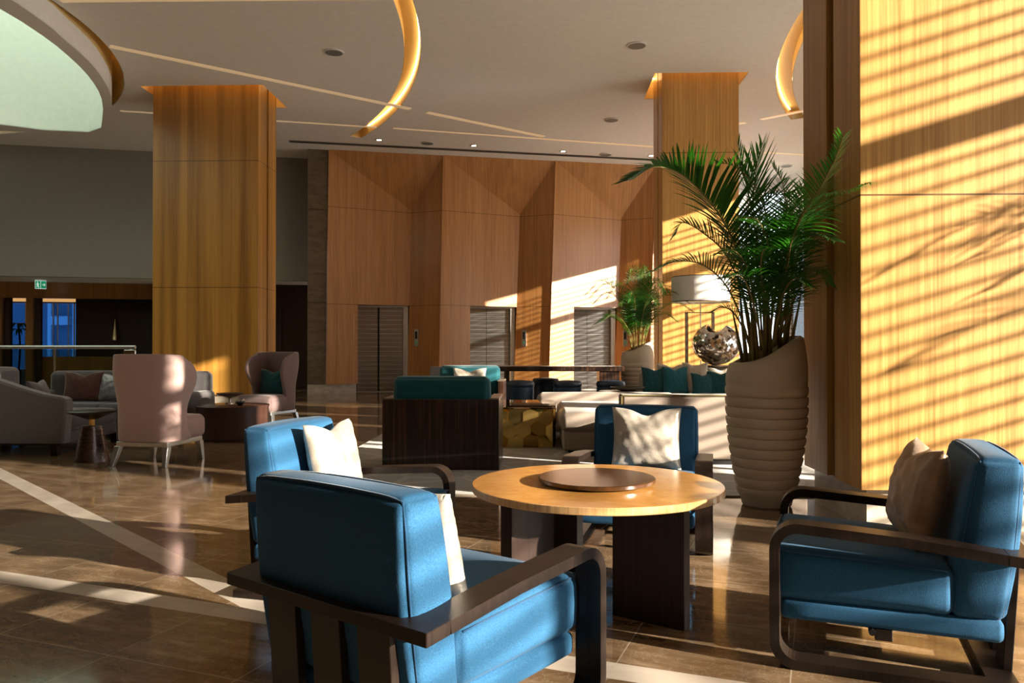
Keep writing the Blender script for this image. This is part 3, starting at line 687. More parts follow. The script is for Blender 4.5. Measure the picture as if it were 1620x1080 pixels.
def make_armchair(label, loc, rz):
    t_ = thing('armchair', label, 'armchair', loc, rz, 'blue armchairs around the round table')
    th = .036; h = th/2; r = .085
    for s in (-1, 1):
        # runner (rear to front), front post, arm (front to rear)
        pts = [(-.345, h), (.20, h)]+corner((.477-h-r, h+r), r, -PI/2, 0)+corner((.477-h-r, .548-h-r-.004), r, 0, PI/2+.075)+[(0, .505), (-.300, .475)]
        bm = bar_path(offset_path(pts), .10, th)
        bmesh.ops.translate(bm, verts=bm.verts, vec=(s*.39, 0, 0)); o = obj('arm_frame', bm, M['dark_wood'], t_)
        # small foot pads
        bm = B(); box(bm, s*.39-.04, s*.39+.04, .30, .36, -.0, .004); obj('foot_pad', bm, M['black'], t_)
        bm = B(); tube(bm, [(s*.35, .12, .145), (s*.30, .12, .145)], .012, 8); obj('bracket', bm, M['black'], t_)
    # cross board behind the backrest, slightly tilted like the arms
    bm = B(); y0, y1 = -.391, -.300
    hexa(bm, [(-.44, y0, .447), (.44, y0, .447), (-.44, y1, .456), (.44, y1, .456), (-.44, y0, .485), (.44, y0, .485), (-.44, y1, .494), (.44, y1, .494)]); bevel(bm, .002, 1); obj('back_board', bm, M['dark_wood'], t_)
    for xa, xb in ((-.250, -.118), (-.045, .080), (.155, .285)):
        bm = B(); hexa(bm, [(xa, -.345, .036), (xb, -.345, .036), (xa, -.315, .036), (xb, -.315, .036), (xa, -.372, .449), (xb, -.372, .449), (xa, -.342, .449), (xb, -.342, .449)]); bevel(bm, .002, 1); obj('slat', bm, M['dark_wood'], t_)
    obj('rear_rail', bbox(-.34, .34, -.345, -.245, 0.0, .036, .002, 1), M['dark_wood'], t_)
    obj('support_rail', bbox(-.338, .338, .05, .11, .115, .155, .002, 1), M['dark_wood'], t_)
    # base cushion
    obj('seat_base', soft(-.335, .335, -.305, .44, .155, .232, .018, .004), M['blue'], t_, smooth=True)
    def sh(p): p.z += (p.y+.15)*.045*(p.z-.232)/.18; return p
    st_ = obj('seat_cushion', soft(-.338, .338, -.150, .470, .234, .402, .030, .012, sh), M['blue'], t_, smooth=True)
    def lz(y): return .402+(y+.15)*.045-.012
    bm = B(); pts = [(-.331, -.13, lz(-.13)), (-.331, .15, lz(.15)), (-.331, .44, lz(.44)), (-.30, .468, lz(.46)), (0, .474, lz(.46)), (.30, .468, lz(.46)), (.331, .44, lz(.44)), (.331, .15, lz(.15)), (.331, -.13, lz(-.13))]
    tube(bm, catmull(pts, 4), .0045, 6); obj('piping', bm, M['piping'], st_, smooth=True)
    # back cushion, leaning back
    def lean(p):
        k = (p.z-.234)/.573; p.y += -.062*k-.010*math.sin(k*PI)*-1 + .0; return p
    def lean2(p):
        k = (p.z-.234)/.573; f = (p.y+.307)/.163; y = -.307+f*(.163-.026*k)-.060*k
        y += .012*math.sin(max(0, min(1, k))*PI)*(f-.5)*2; return Vector((p.x, y, p.z))
    bk = obj('back_cushion', soft(-.332, .332, -.307, -.144, .234, .800, .022, .014, lean2, n=13), M['blue'], t_, smooth=True)
    for f in (.06, .94):
        pts = []
        for u, w in ((-.326, .25), (-.330, .52), (-.326, .76), (-.300, .797), (-.15, .806), (0, .808), (.15, .806), (.300, .797), (.326, .76), (.330, .52), (.326, .25)):
            p = lean2(Vector((u, -.307+f*.163, w))); pts.append(p)
        bm = B(); tube(bm, catmull(pts, 4), .0045, 6); obj('piping', bm, M['piping'], bk, smooth=True)
    return t_
CH = {'A': (-.41, 2.531, -35.8), 'B': (-1.036, 4.08, -103.2), 'C': (.66, 5.058, 167.5), 'D': (1.463, 3.245, 70.3)}
labs = {'A': 'blue armchair nearest the camera, seen from behind, slatted dark wood back', 'B': 'blue armchair left of the table, behind the nearest one, facing right', 'C': 'blue armchair on the far side of the round table, facing the camera', 'D': 'blue armchair at the right edge of the picture, seen from its side'}
proto = None
for k_ in 'ABCD':
    x, y, a_ = CH[k_]; a_ = math.radians(a_)
    if proto is None: proto = make_armchair(labs[k_], (x, y, 0), a_)
    else: dup(proto, (x, y, 0), a_, labs[k_])
def in_chair(k_, lx, ly, lz_):
    x, y, a_ = CH[k_]; a_ = math.radians(a_); return (x+math.cos(a_)*lx-math.sin(a_)*ly, y+math.sin(a_)*lx+math.cos(a_)*ly, lz_), a_
def chair_pillow(k_, label, lx, ly, lz_, w, h, t0, mat, tilt, yaw=0, seed=1, roll=0):
    loc, a_ = in_chair(k_, lx, ly, lz_)
    o = cushion('throw_cushion', label, w, h, t0, mat, loc, (0, 0, 0), seed, 'satin cushions on the blue armchairs')
    o.rotation_euler = (Matrix.Rotation(a_+yaw, 3, 'Z')@Matrix.Rotation(tilt, 3, 'X')@Matrix.Rotation(roll, 3, 'Y')).to_euler(); return o
chair_pillow('A', 'shiny champagne satin cushion in the nearest blue armchair', .02, -.005, .420, .46, .36, .16, M['satin'], .25, 0, 3)
chair_pillow('B', 'shiny champagne satin cushion in the left armchair facing right', -.06, -.035, .425, .44, .39, .15, M['satin'], .22, -.1, 5)
chair_pillow('C', 'champagne satin cushion in the armchair facing the camera across the table', -.02, -.03, .42, .45, .40, .15, M['satin'], .22, .02, 8)
chair_pillow('D', 'bronze satin cushion standing in the armchair at the right edge', .02, -.02, .425, .46, .40, .19, M['bronze'], .24, .1, 11)

# ------------------------------------------------------------------ round table
TC = (.277, 3.80)
tb = thing('round_table', 'round honey wood table on four dark slab legs amid the blue armchairs', 'table', (TC[0], TC[1], 0), 0)
bm = B(); lathe(bm, [(.598, .516), (.601, .519), (.601, .547), (.598, .55)], 96)
for f in bm.faces:
    c_ = f.calc_center_median(); f.material_index = 1 if abs(math.hypot(c_.x, c_.y)-.6) < .01 and f.calc_area() < .01 else 0
obj('tabletop', bm, [M['honey'], M['honey_edge']], tb)
for k_ in range(4):
    a_ = -PI/2*k_; p0, p1 = Vector((.051, -.258)), Vector((.336, -.448)); off = Vector((.19, .285)).normalized()*.062
    q0, q1 = p0+off, p1+off; R = Matrix.Rotation(a_, 2)
    P4 = [R@p for p in (p0, p1, q1, q0)]; bm = B(); prism(bm, [tuple(p) for p in P4], 0, .516); bevel(bm, .002, 1); obj('leg', bm, M['slab_wood'], tb)
o = thing('lazy_susan', 'dark walnut turntable disc on the middle of the round table', 'turntable', (TC[0], TC[1]-.0, .55))
bm = B(); lathe(bm, [(.272, .007), (.281, .012), (.281, .026), (.277, .029)], 80); obj('disc', bm, M['tray_wood'], o, smooth=True, angle=20)
bm = B(); lathe(bm, [(.12, 0), (.12, .008)], 40); obj('bearing', bm, M['black'], o)

# ------------------------------------------------------------------ potted palms
def potprof(ribs=True):
    P_ = [(0, 0), (.17, 0), (.183, .015)]; z = .015; n = 11; base = lambda z: .185+.115*math.sin(min(1, z/.82)*PI/2)**.9
    zz = .07
    for k in range(n):
        z0 = zz+k*.076
        P_ += [(base(z0)-.010, z0), (base(z0+.02)+.001, z0+.018), (base(z0+.05)+.007, z0+.052), (base(z0+.07)+.004, z0+.072)]
    z1 = zz+n*.076
    P_ += [(base(z1)-.004, z1+.006), (.300, z1+.05), (.301, z1+.12), (.298, z1+.2), (.288, z1+.3), (.272, z1+.4), (.250, z1+.42)]
    return P_
def make_pot(parent, slope=.115, ztop=1.19, az=.1):
    prof = potprof(); bm = B()
    def cut(p, a):
        h = ztop+slope*math.sin(max(-1, min(1, (p.x*math.cos(az)+p.y*math.sin(az))/.27))*PI/2)*.9
        if p.z > .92: p.z = .92+(p.z-.92)*(h-.92)/(1.326-.92)
        return p
    n = 72; rings = []
    prof2 = [q_ for q_ in prof]; 
    for r, z in prof2:
        rings.append([bm.verts.new(cut(Vector((r*math.cos(2*PI*i/n), r*math.sin(2*PI*i/n), z)), 0)) for i in range(n)])
    for rr, dz in ((.235, 0), (.238, -.06), (.24, -.2)):
        rings.append([bm.verts.new(Vector((rr*math.cos(2*PI*i/n), rr*math.sin(2*PI*i/n), rings[len(prof2)-1][i].co.z+dz))) for i in range(n)])
    for a, b in zip(rings[1:], rings[2:]):
        for i in range(n): bm.faces.new((a[i], a[(i+1) % n], b[(i+1) % n], b[i]))
    bm.faces.new(rings[1][::-1])
    for v in rings[0]: bm.verts.remove(v)
    return obj('planter', bm, M['pot'], parent, smooth=True, angle=60)
def frond(parent, P, leaf=.34, t0=.22, n=44, droop=.5, wid=.012, r=.006, seed=0, vee=.35, name='frond', spread=1.0, ang=62, clamp=None):
    rnd = random.Random(seed); pts = catmull(P, 10); N = len(pts); bm = B()
    tube(bm, pts, lambda t: r*(1-.85*t)+.001, 5)
    for f in bm.faces: f.material_index = 1
    cum = [0]
    for a, b in zip(pts, pts[1:]): cum.append(cum[-1]+(b-a).length)
    L = cum[-1]
    def at(t):
        d = t*L
        for i in range(N-1):
            if cum[i+1] >= d: k = (d-cum[i])/max(1e-6, cum[i+1]-cum[i]); return pts[i].lerp(pts[i+1], k), (pts[i+1]-pts[i]).normalized()
        return pts[-1], (pts[-1]-pts[-2]).normalized()
    up0 = Vector((0, 0, 1))
    for i in range(n):
        t_ = t0+(1-t0)*(i+.5)/n; p, d = at(min(.999, t_))
        s = d.cross(up0)
        if s.length < .15: s = d.cross(Vector((.3, -1, 0)))
        s.normalize(); up = s.cross(d).normalized(); k = (t_-t0)/(1-t0)
        ll = leaf*(.45+.75*math.sin(min(1, k*1.15+.12)*PI)**.7)*(1-.25*k)
        for sg in (-1, 1):
            al = math.radians(ang-30*min(1, ang/62)*k+rnd.uniform(-5, 5))
            dr = d*math.cos(al)+s*sg*math.sin(al)*spread+up*(vee+rnd.uniform(-.08, .08)); dr.normalize()
            q_ = p.copy(); l_ = ll*rnd.uniform(.85, 1.08); wdir = (d-dr*d.dot(dr)).normalized(); prev = None; seg = 5
            for j in range(seg+1):
                f = j/seg; w = wid*(.35+.65*math.sin(min(1, f*1.6+.2)*PI/2))*(1-f**2.5)+.0006
                if clamp: q_ = clamp(q_)
                a_ = bm.verts.new(q_+wdir*w/2); b_ = bm.verts.new(q_-wdir*w/2)
                if prev: bm.faces.new((prev[0], prev[1], b_, a_))
                prev = (a_, b_); dr = (dr+Vector((0, 0, -1))*droop*.22*(.4+f)).normalized(); q_ = q_+dr*l_/seg
    return obj(name, bm, [M['leaf'], M['stem']], parent)

def px3(px, py, Y):            # a point of the palm at a given depth
    f = 1240; x = (px-810)/f; zz = (540-py)/f; P_ = math.atan2(10, f); Y_ = math.atan2(43, f)
    yy = math.cos(P_)-math.sin(P_)*zz; z2 = math.sin(P_)+math.cos(P_)*zz
    X_ = math.cos(Y_)*x-math.sin(Y_)*yy; Yv = math.sin(Y_)*x+math.cos(Y_)*yy; k = Y/Yv; return Vector((X_*k, Y, 1.2+z2*k))
PC = Vector((1.735, 6.06, 0))
palm = thing('potted_palm', 'tall areca palm in a large ribbed cream pot beside the right column', 'potted plant', tuple(PC))
make_pot(palm)
bm = B(); lathe(bm, [(.238, 1.02), (.238, 1.03), (.1, 1.06)], 40); obj('soil', bm, M['soil'], palm)
def L(*a): return [px3(x, y, Y)-PC for x, y, Y in a]
FR = [
 (L((1196, 556, 6.05), (1186, 470, 6.0), (1160, 380, 5.95), (1122, 318, 5.85), (1078, 276, 5.75), (1036, 264, 5.65), (1000, 284, 5.55)), .50, .30, 84, .35, .020),
 (L((1192, 560, 6.1), (1180, 480, 6.1), (1150, 405, 6.1), (1112, 368, 6.1), (1080, 352, 6.1), (1068, 372, 6.1)), .30, .40, 38, .6, .012),
 (L((1190, 562, 6.0), (1172, 500, 5.95), (1146, 448, 5.9), (1110, 418, 5.85), (1068, 414, 5.8), (1032, 430, 5.75)), .26, .40, 36, .7, .011),
 (L((1206, 552, 6.1), (1200, 420, 6.15), (1192, 330, 6.2), (1196, 270, 6.25), (1206, 226, 6.3)), .36, .66, 13, .1, .017),
 (L((1210, 552, 6.15), (1204, 430, 6.2), (1190, 340, 6.3), (1178, 280, 6.35), (1167, 226, 6.4)), .34, .66, 11, .1, .016),
 (L((1222, 548, 5.95), (1240, 430, 5.75), (1266, 345, 5.25), (1296, 300, 4.95), (1322, 250, 4.75), (1334, 216, 4.6)), .27, .42, 46, .3, .014),
 (L((1222, 550, 5.9), (1232, 470, 5.75), (1250, 390, 5.5), (1276, 330, 5.1), (1310, 308, 4.8), (1346, 300, 4.6), (1376, 288, 4.45)), .30, .40, 46, 1.0, .014),
 (L((1214, 552, 6.1), (1216, 430, 6.1), (1212, 340, 6.05), (1192, 290, 6.0), (1160, 262, 5.95), (1134, 258, 5.9)), .30, .45, 36, .5, .012),
 (L((1224, 548, 6.15), (1236, 420, 6.2), (1244, 340, 6.25), (1238, 290, 6.3), (1222, 262, 6.35)), .30, .45, 34, .4, .012),
 (L((1228, 546, 6.0), (1250, 450, 5.8), (1270, 390, 5.6), (1296, 372, 5.4), (1322, 382, 5.2)), .26, .36, 34, .8, .011),
 (L((1230, 546, 6.0), (1258, 470, 5.8), (1282, 430, 5.6), (1300, 430, 5.45), (1312, 450, 5.35)), .26, .34, 32, .9, .011),
 (L((1218, 550, 5.95), (1222, 460, 5.8), (1216, 390, 5.6), (1200, 350, 5.4), (1176, 344, 5.2)), .30, .36, 36, .8, .012),
 (L((1204, 554, 6.0), (1196, 480, 5.8), (1180, 420, 5.6), (1160, 396, 5.4), (1140, 402, 5.25)), .28, .36, 34, .9, .012),
 (L((1212, 552, 5.95), (1210, 480, 5.75), (1204, 430, 5.55), (1206, 400, 5.4), (1214, 392, 5.25)), .30, .34, 34, .9, .012),
 (L((1226, 548, 5.9), (1234, 470, 5.7), (1246, 420, 5.5), (1252, 384, 5.3), (1262, 372, 5.15)), .28, .34, 34, .9, .012),
 (L((1200, 556, 6.2), (1190, 460, 6.35), (1182, 390, 6.5), (1176, 356, 6.6), (1160, 350, 6.7)), .30, .34, 34, .6, .012),
 (L((1232, 546, 6.15), (1248, 460, 6.25), (1256, 400, 6.4), (1250, 350, 6.5), (1240, 330, 6.6)), .28, .34, 34, .6, .012),
 (L((1190, 560, 6.1), (1176, 520, 6.1), (1158, 492, 6.1), (1140, 486, 6.1), (1126, 494, 6.1)), .14, .5, 16, .5, .008),
 (L((1208, 552, 5.9), (1196, 500, 5.75), (1186, 460, 5.6), (1170, 436, 5.5), (1146, 440, 5.4)), .26, .30, 34, .9, .012),
 (L((1222, 550, 5.9), (1232, 500, 5.75), (1240, 462, 5.6), (1258, 440, 5.45), (1280, 452, 5.35)), .26, .30, 34, .9, .012),
 (L((1214, 552, 6.2), (1214, 480, 6.3), (1208, 420, 6.4), (1216, 380, 6.45), (1236, 372, 6.5)), .30, .25, 38, .8, .013),
 (L((1208, 552, 6.2), (1200, 460, 6.2), (1196, 380, 6.15), (1206, 330, 6.1), (1226, 308, 6.0), (1250, 312, 5.9)), .32, .32, 40, .6, .013),
 (L((1226, 548, 6.1), (1244, 440, 6.0), (1262, 370, 5.8), (1284, 340, 5.6), (1310, 346, 5.45)), .28, .32, 36, .7, .013),
 (L((1216, 552, 5.95), (1226, 470, 5.85), (1240, 400, 5.7), (1256, 330, 5.5), (1270, 296, 5.35)), .28, .36, 38, .7, .012),
]
def clampc(q_):
    X_, Y_ = q_.x+PC.x, q_.y+PC.y
    if X_ > 2.08 and Y_ > 5.17: q_ = Vector((2.08-PC.x-.004*math.sin(q_.z*90), q_.y, q_.z))
    return q_
for i, (P, lf, t0, n_, dr_, wd) in enumerate(FR): frond(palm, P, lf, t0, n_, dr_, wd, seed=i+20, r=.008, ang=30 if i in (3, 4) else 62, vee=.15 if i in (3, 4) else (.05 if i == 6 else .35), clamp=clampc)
rnd = random.Random(4)
for i in range(16):
    bx = rnd.uniform(-.17, .17); by = rnd.uniform(-.12, .12); bm = B(); h_ = rnd.uniform(.35, .75)
    tube(bm, [(bx, by, 1.0), (bx*1.25, by*1.3, 1.0+h_*.5), (bx*1.6+rnd.uniform(-.03, .03), by*1.6, 1.03+h_)], lambda t: .016*(1-t)+.005, 7); obj('cane', bm, M['stem'], palm, smooth=True)

def small_palm(label, loc, seed=1, scale=1.):
    p_ = thing('potted_palm', label, 'potted plant', loc); p_.scale = (scale,)*3; make_pot(p_, .10, 1.22, .1)
    bm = B(); lathe(bm, [(.238, 1.02), (.238, 1.03), (.1, 1.06)], 40); obj('soil', bm, M['soil'], p_)
    r_ = random.Random(seed)
    dirs = []
    for i in range(26):
        a_ = 2*PI*i*.618+r_.uniform(-.3, .3); R = r_.uniform(.5, .92); H_ = r_.uniform(.75, 1.5)*(1.1-.2*R/.9)
        if i < 4: R *= .3; H_ = 1.6
        P = [Vector((.08*math.cos(a_), .08*math.sin(a_), 1.05)), Vector((.16*math.cos(a_), .16*math.sin(a_), 1.05+H_*.45)), Vector((R*.45*math.cos(a_), R*.45*math.sin(a_), 1.05+H_*.85)), Vector((R*.8*math.cos(a_), R*.8*math.sin(a_), 1.05+H_)), Vector((R*1.15*math.cos(a_), R*1.15*math.sin(a_), 1.05+H_*.82))]
        frond(p_, P, .32, .30, 36, .7, .011, seed=seed*100+i)
    return p_
sp1 = small_palm('smaller areca palm in a ribbed cream pot left of the middle column', (1.80, 14.45, 0), 3, 1.0)
dup(sp1, (5.92, 4.66, 0), 2.1, 'areca palm in a cream pot by the window, out of the frame to the right', None, (1.28, 1.28, 1.28))

# ------------------------------------------------------------------ pink and mauve wing chairs
def make_wing(label, loc, rz, mat, group=None):
    t_ = thing('wing_chair', label, 'armchair', loc, rz, group)
    # shell
    bm = B(); nu, nz = 30, 14; G = {}
    def outline(z):   # half width and wing reach as a function of height 0..1
        hw = .340+.042*math.exp(-((z-.82)/.28)**2)-.010*math.exp(-((z-.42)/.15)**2)
        reach = .16+.20*math.exp(-((z-.72)/.26)**2)+.10*math.exp(-((z)/.15)**2)
        if z > .82: reach *= math.sqrt(max(.02, 1-((z-.82)/.19)**2))
        return hw, reach
    for lay in (0, 1):
        for j in range(nz+1):
            zf = j/nz; z = .245+zf*.875; hw, rc = outline(zf); hw -= lay*.055; b = .31-lay*.06; yo = 0
            lean = -.05*zf
            for i in range(nu+1):
                u = i/nu*2-1; w_ = abs(u)
                # superellipse rear, straight wings forward
                if w_ < .72:
                    a_ = w_/.72*PI/2; x = hw*math.sin(a_)**.80; y = -b*math.cos(a_)**.80 if a_ < PI/2-1e-6 else 0
                    y = y*.72-.02
                else:
                    k = (w_-.72)/.28; x = hw-.03*k*k; y = -.02+k*rc*.8
                top = .018*(1-u*u)*(j == nz)
                G[lay, i, j] = bm.verts.new((math.copysign(x, u), y+lean, z+top-(.03*(w_**6) if j == nz else 0)))
    for lay in (0, 1):
        for i in range(nu):
            for j in range(nz): bm.faces.new((G[lay, i, j], G[lay, i+1, j], G[lay, i+1, j+1], G[lay, i, j+1]))
    for i in range(nu):
        for j in (0, nz): bm.faces.new((G[0, i, j], G[0, i+1, j], G[1, i+1, j], G[1, i, j]))
    for j in range(nz):
        for i in (0, nu): bm.faces.new((G[0, i, j], G[0, i, j+1], G[1, i, j+1], G[1, i, j]))
    o = obj('wing_back', bm, mat, t_, smooth=True)
    m_ = o.modifiers.new('bevel', 'BEVEL'); m_.width = .02; m_.segments = 3; m_.limit_method = 'ANGLE'; m_.angle_limit = math.radians(40)
    obj('seat', soft(-.305, .305, -.12, .47, .245, .475, .05, .02), mat, t_, smooth=True)
    obj('seat_rail', bbox(-.285, .285, -.21, .44, .195, .245, .008), M['silver'], t_)
    for sx in (-1, 1):
        for sy, dy in ((-.19, -.07), (.40, .02)):
            bm = B(); x = sx*.265; a_ = .034; b_ = .021; dx = sx*.025
            hexa(bm, [(x+dx-b_, sy+dy-b_, 0), (x+dx+b_, sy+dy-b_, 0), (x+dx-b_, sy+dy+b_, 0), (x+dx+b_, sy+dy+b_, 0), (x-a_, sy-a_, .2), (x+a_, sy-a_, .2), (x-a_, sy+a_, .2), (x+a_, sy+a_, .2)]); bevel(bm, .003, 1); obj('leg', bm, M['silver'], t_)
    return t_
make_wing('dusty pink wing chair seen from behind, silver legs, partly sunlit', (-4.0, 8.02, 0), math.radians(-7), M['pink'])
make_wing('mauve wing chair facing the camera beside the left column', (-4.12, 12.0, 0), math.radians(163), M['mauve'])
o = cushion('throw_cushion', 'dark teal velvet cushion on the mauve wing chair', .47, .40, .15, M['teal_dark'], (-4.13, 11.98, .475), (0, 0, 0), 21)
o.rotation_euler = (Matrix.Rotation(math.radians(163), 3, 'Z')@Matrix.Rotation(.12, 3, 'X')).to_euler()

# conical side table
st_ = thing('side_table', 'dark conical side table with brass neck beside the pink wing chair', 'side table', (-4.74, 8.16, 0))
bm = B(); lathe(bm, [(.172, 0), (.17, .01), (.098, .375), (.085, .38)], 40); obj('base', bm, metal('smoked_metal', (.16, .12, .11, 1), .28), st_, smooth=True, angle=50)
bm = B(); lathe(bm, [(.027, .38), (.027, .45)], 20); obj('neck', bm, M['gold'], st_, smooth=True, angle=50)
bm = B(); lathe(bm, [(.05, .445), (.19, .50), (.235, .515), (.238, .53), (.23, .535)], 48); obj('top', bm, M['dark_wood'], st_, smooth=True, angle=50)
# drum coffee table with two bowls
dt = thing('drum_coffee_table', 'large dark round drum coffee table between the two wing chairs', 'coffee table', (-4.04, 10.22, 0))
bm = B(); lathe(bm, [(.43, 0), (.43, .03), (.45, .035), (.45, .425), (.462, .428), (.462, .445), (.455, .45)], 72); obj('drum', bm, M['drum_wood'], dt, smooth=True, angle=40)
bo = thing('pedestal_bowl', 'wide shallow dark bowl on a thin foot standing on the drum table', 'bowl', (-4.16, 10.42, .45))
bm = B(); lathe(bm, [(.06, 0), (.06, .012), (.018, .02), (.014, .07), (.05, .085), (.14, .115), (.185, .14), (.178, .142), (.10, .115), (.01, .10)], 40); obj('bowl', bm, M['dkmetal'], bo, smooth=True, angle=50)
bo = thing('small_bowl', 'small dark glass bowl with dried flowers on the drum table', 'bowl', (-3.90, 10.10, .45))
bm = B(); lathe(bm, [(.02, 0), (.03, .005), (.055, .03), (.06, .055), (.054, .052), (.03, .015)], 24); obj('bowl', bm, M['black'], bo, smooth=True)
bm = B(); r_ = random.Random(5)
for i in range(9):
    a_ = r_.uniform(0, 6.28); tube(bm, [(0, 0, .03), (.03*math.cos(a_), .03*math.sin(a_), .06), (.055*math.cos(a_), .055*math.sin(a_), r_.uniform(.06, .10))], .004, 5)
obj('dried_flower', bm, M['linen'], bo)

# ------------------------------------------------------------------ grey sofas on the left
def long_sofa(label, loc, rz, w, mat):
    t_ = thing('sofa', label, 'sofa', loc, rz); h = w/2
    obj('backrest', soft(-h+.06, h-.06, .26, .46, .20, .86, .06, .02), mat, t_, smooth=True)
    for s in (-1, 1): obj('armrest', soft(min(s*h, s*(h-.17)), max(s*h, s*(h-.17)), -.45, .40, .13, .60, .05, .01), mat, t_, smooth=True)
    obj('seat_base', soft(-h+.1, h-.1, -.42, .3, .12, .30, .03, .005), mat, t_, smooth=True)
    n = 2
    for i in range(n):
        a = -h+.17+(w-.34)*i/n; b = -h+.17+(w-.34)*(i+1)/n; obj('seat_cushion', soft(a+.003, b-.003, -.46, .26, .30, .45, .045, .02), mat, t_, smooth=True)
    for sx in (-1, 1):
        for y in (-.36, .36): obj('leg', bbox(sx*(h-.12)-.025, sx*(h-.12)+.025, y-.025, y+.025, 0, .13, .003), M['dark_wood'], t_)
    return t_
long_sofa('long charcoal sofa behind the pink wing chair, in front of the glass railing', (-5.78, 10.55, 0), math.radians(-2), 2.42, M['greydk'])
# near sofa whose side panel faces the camera
t_ = thing('sofa', 'grey sofa with sloping arm at the left edge, seen from its side', 'sofa', (-5.80, 8.56, 0), 0)
def sidepanel(y0, y1):
    top = [(-1.2, .93), (-.62, .925), (-.42, .90), (-.18, .83), (.08, .745), (.30, .685), (.42, .665), (.50, .655), (.55, .63), (.565, .58)]
    prof = [(-1.2, .14)]+top+[(.555, .4), (.53, .14)]
    bm = B(); n = len(prof); r = .02; rings = []
    for y, inset in ((y0, .018), (y0+r, 0), (y1-r, 0), (y1, .018)):
        c = (-.2, .45); rings.append([bm.verts.new((x-math.copysign(inset, x-c[0]), y, z-math.copysign(inset, z-c[1])*(z > .2))) for x, z in prof])
    for a, b in zip(rings, rings[1:]):
        for i in range(n): bm.faces.new((a[i], a[(i+1) % n], b[(i+1) % n], b[i]))
    bm.faces.new(rings[0][::-1]); bm.faces.new(rings[-1]); return bm
obj('armrest', sidepanel(-.06, .10), M['grey'], t_, smooth=True, angle=35)
obj('backrest', soft(-1.2, -.75, .10, 1.14, .2, .95, .06, .02), M['grey'], t_, smooth=True)
obj('seat_cushion', soft(-.8, .50, .105, 1.135, .27, .44, .05, .02), M['greydk'], t_, smooth=True)
obj('seat_base', bbox(-1.15, .48, .08, 1.16, .13, .27, .02), M['greydk'], t_)
obj('base_rail', bbox(-1.15, .50, -.04, .0, .115, .15, .004), M['dark_wood'], t_)
for x in (.42, -1.0):
    for y in (.0, 1.22): obj('leg', bbox(x-.045, x+.03, y-.03, y+.03, 0, .14, .004), M['dark_wood'], t_)
def fcushion(label, loc, rz, tilt, w, h, t0, mat, seed, group=None, roll=0.):
    o = cushion('throw_cushion', label, w, h, t0, mat, loc, (0, 0, 0), seed, group)
    o.rotation_euler = (Matrix.Rotation(rz, 3, 'Z')@Matrix.Rotation(tilt, 3, 'X')@Matrix.Rotation(roll, 3, 'Y')).to_euler(); return o
g_ = 'cushions on the left sofas'
fcushion('brown velvet cushion on the charcoal sofa, left of the grey one', (-6.24, 10.50, .46), PI+.25, .25, .50, .43, .16, M['brownf'], 31, g_)
fcushion('grey satin cushion on the charcoal sofa half hidden by the pink wing chair', (-5.82, 10.52, .46), PI-.15, .28, .52, .40, .15, satin('grey_satin', (.16, .15, .16, 1), (.26, .25, .26, 1), .1), 33, g_)
fcushion('pale grey sunlit cushion behind the sloping arm of the left sofa', (-6.06, 9.42, .44), -PI/2+.2, .3, .48, .38, .15, M['grey'], 35, g_)
fcushion('small dark cushion tucked behind the pale one on the left sofa', (-6.25, 8.95, .44), -PI/2, .3, .45, .40, .12, M['black'], 36, g_)

# ------------------------------------------------------------------ glass railing
rl = thing('glass_railing', 'glass balustrade with round steel handrail behind the left sofas', 'railing', (-10.0, 12.6, 0))
bm = B(); tube(bm, [(-5, 0, 1.21), (3.40, 0, 1.21)], .03, 12); obj('handrail', bm, metal('handrail_steel', (.34, .33, .31, 1), .4), rl, smooth=True, angle=40)
xs = [-5, -3, -1.05, .73, 2.05, 3.32]
for a, b in zip(xs, xs[1:]): bm = B(); box(bm, a+.01, b-.01, -.008, .008, .06, 1.17); obj('glass_pane', bm, M['railglass'], rl)
for x in xs[1:]: bm = B(); box(bm, x-.012, x+.012, -.012, .012, 0, 1.18); obj('post', bm, M['silver'], rl)
bm = B(); box(bm, -5, 3.4, -.03, .03, 0, .08); obj('base_channel', bm, M['silver'], rl)
obj('end_bracket', bbox(3.22, 3.40, -.03, .03, 1.02, 1.17, .01), M['chrome'], rl)

# ------------------------------------------------------------------ far dining room bits
pl = thing('pendant_lamp', 'bell shaped brass pendant hanging before the dark wall behind the railing', 'pendant lamp', tuple(WA+WN*3.9+WU*s_at(182, 3.9)+Vector((0, 0, 0))))
bm = B(); lathe(bm, [(.11, 1.42), (.10, 1.44), (.10, 1.56), (.05, 1.78), (.02, 2.0), (.012, 2.05)], 20); obj('bell_shade', bm, metal('pale_brass', (.55, .42, .25, 1), .3), pl, smooth=True)
bm = B(); tube(bm, [(0, 0, 2.05), (0, 0, 3.02)], .006, 6); obj('cord', bm, M['black'], pl)
bm = B(); box(bm, -.05, .05, -.03, .03, 2.62, 2.80); obj('metal_block', bm, metal('pale_brass_block', (.6, .46, .28, 1), .3), pl)
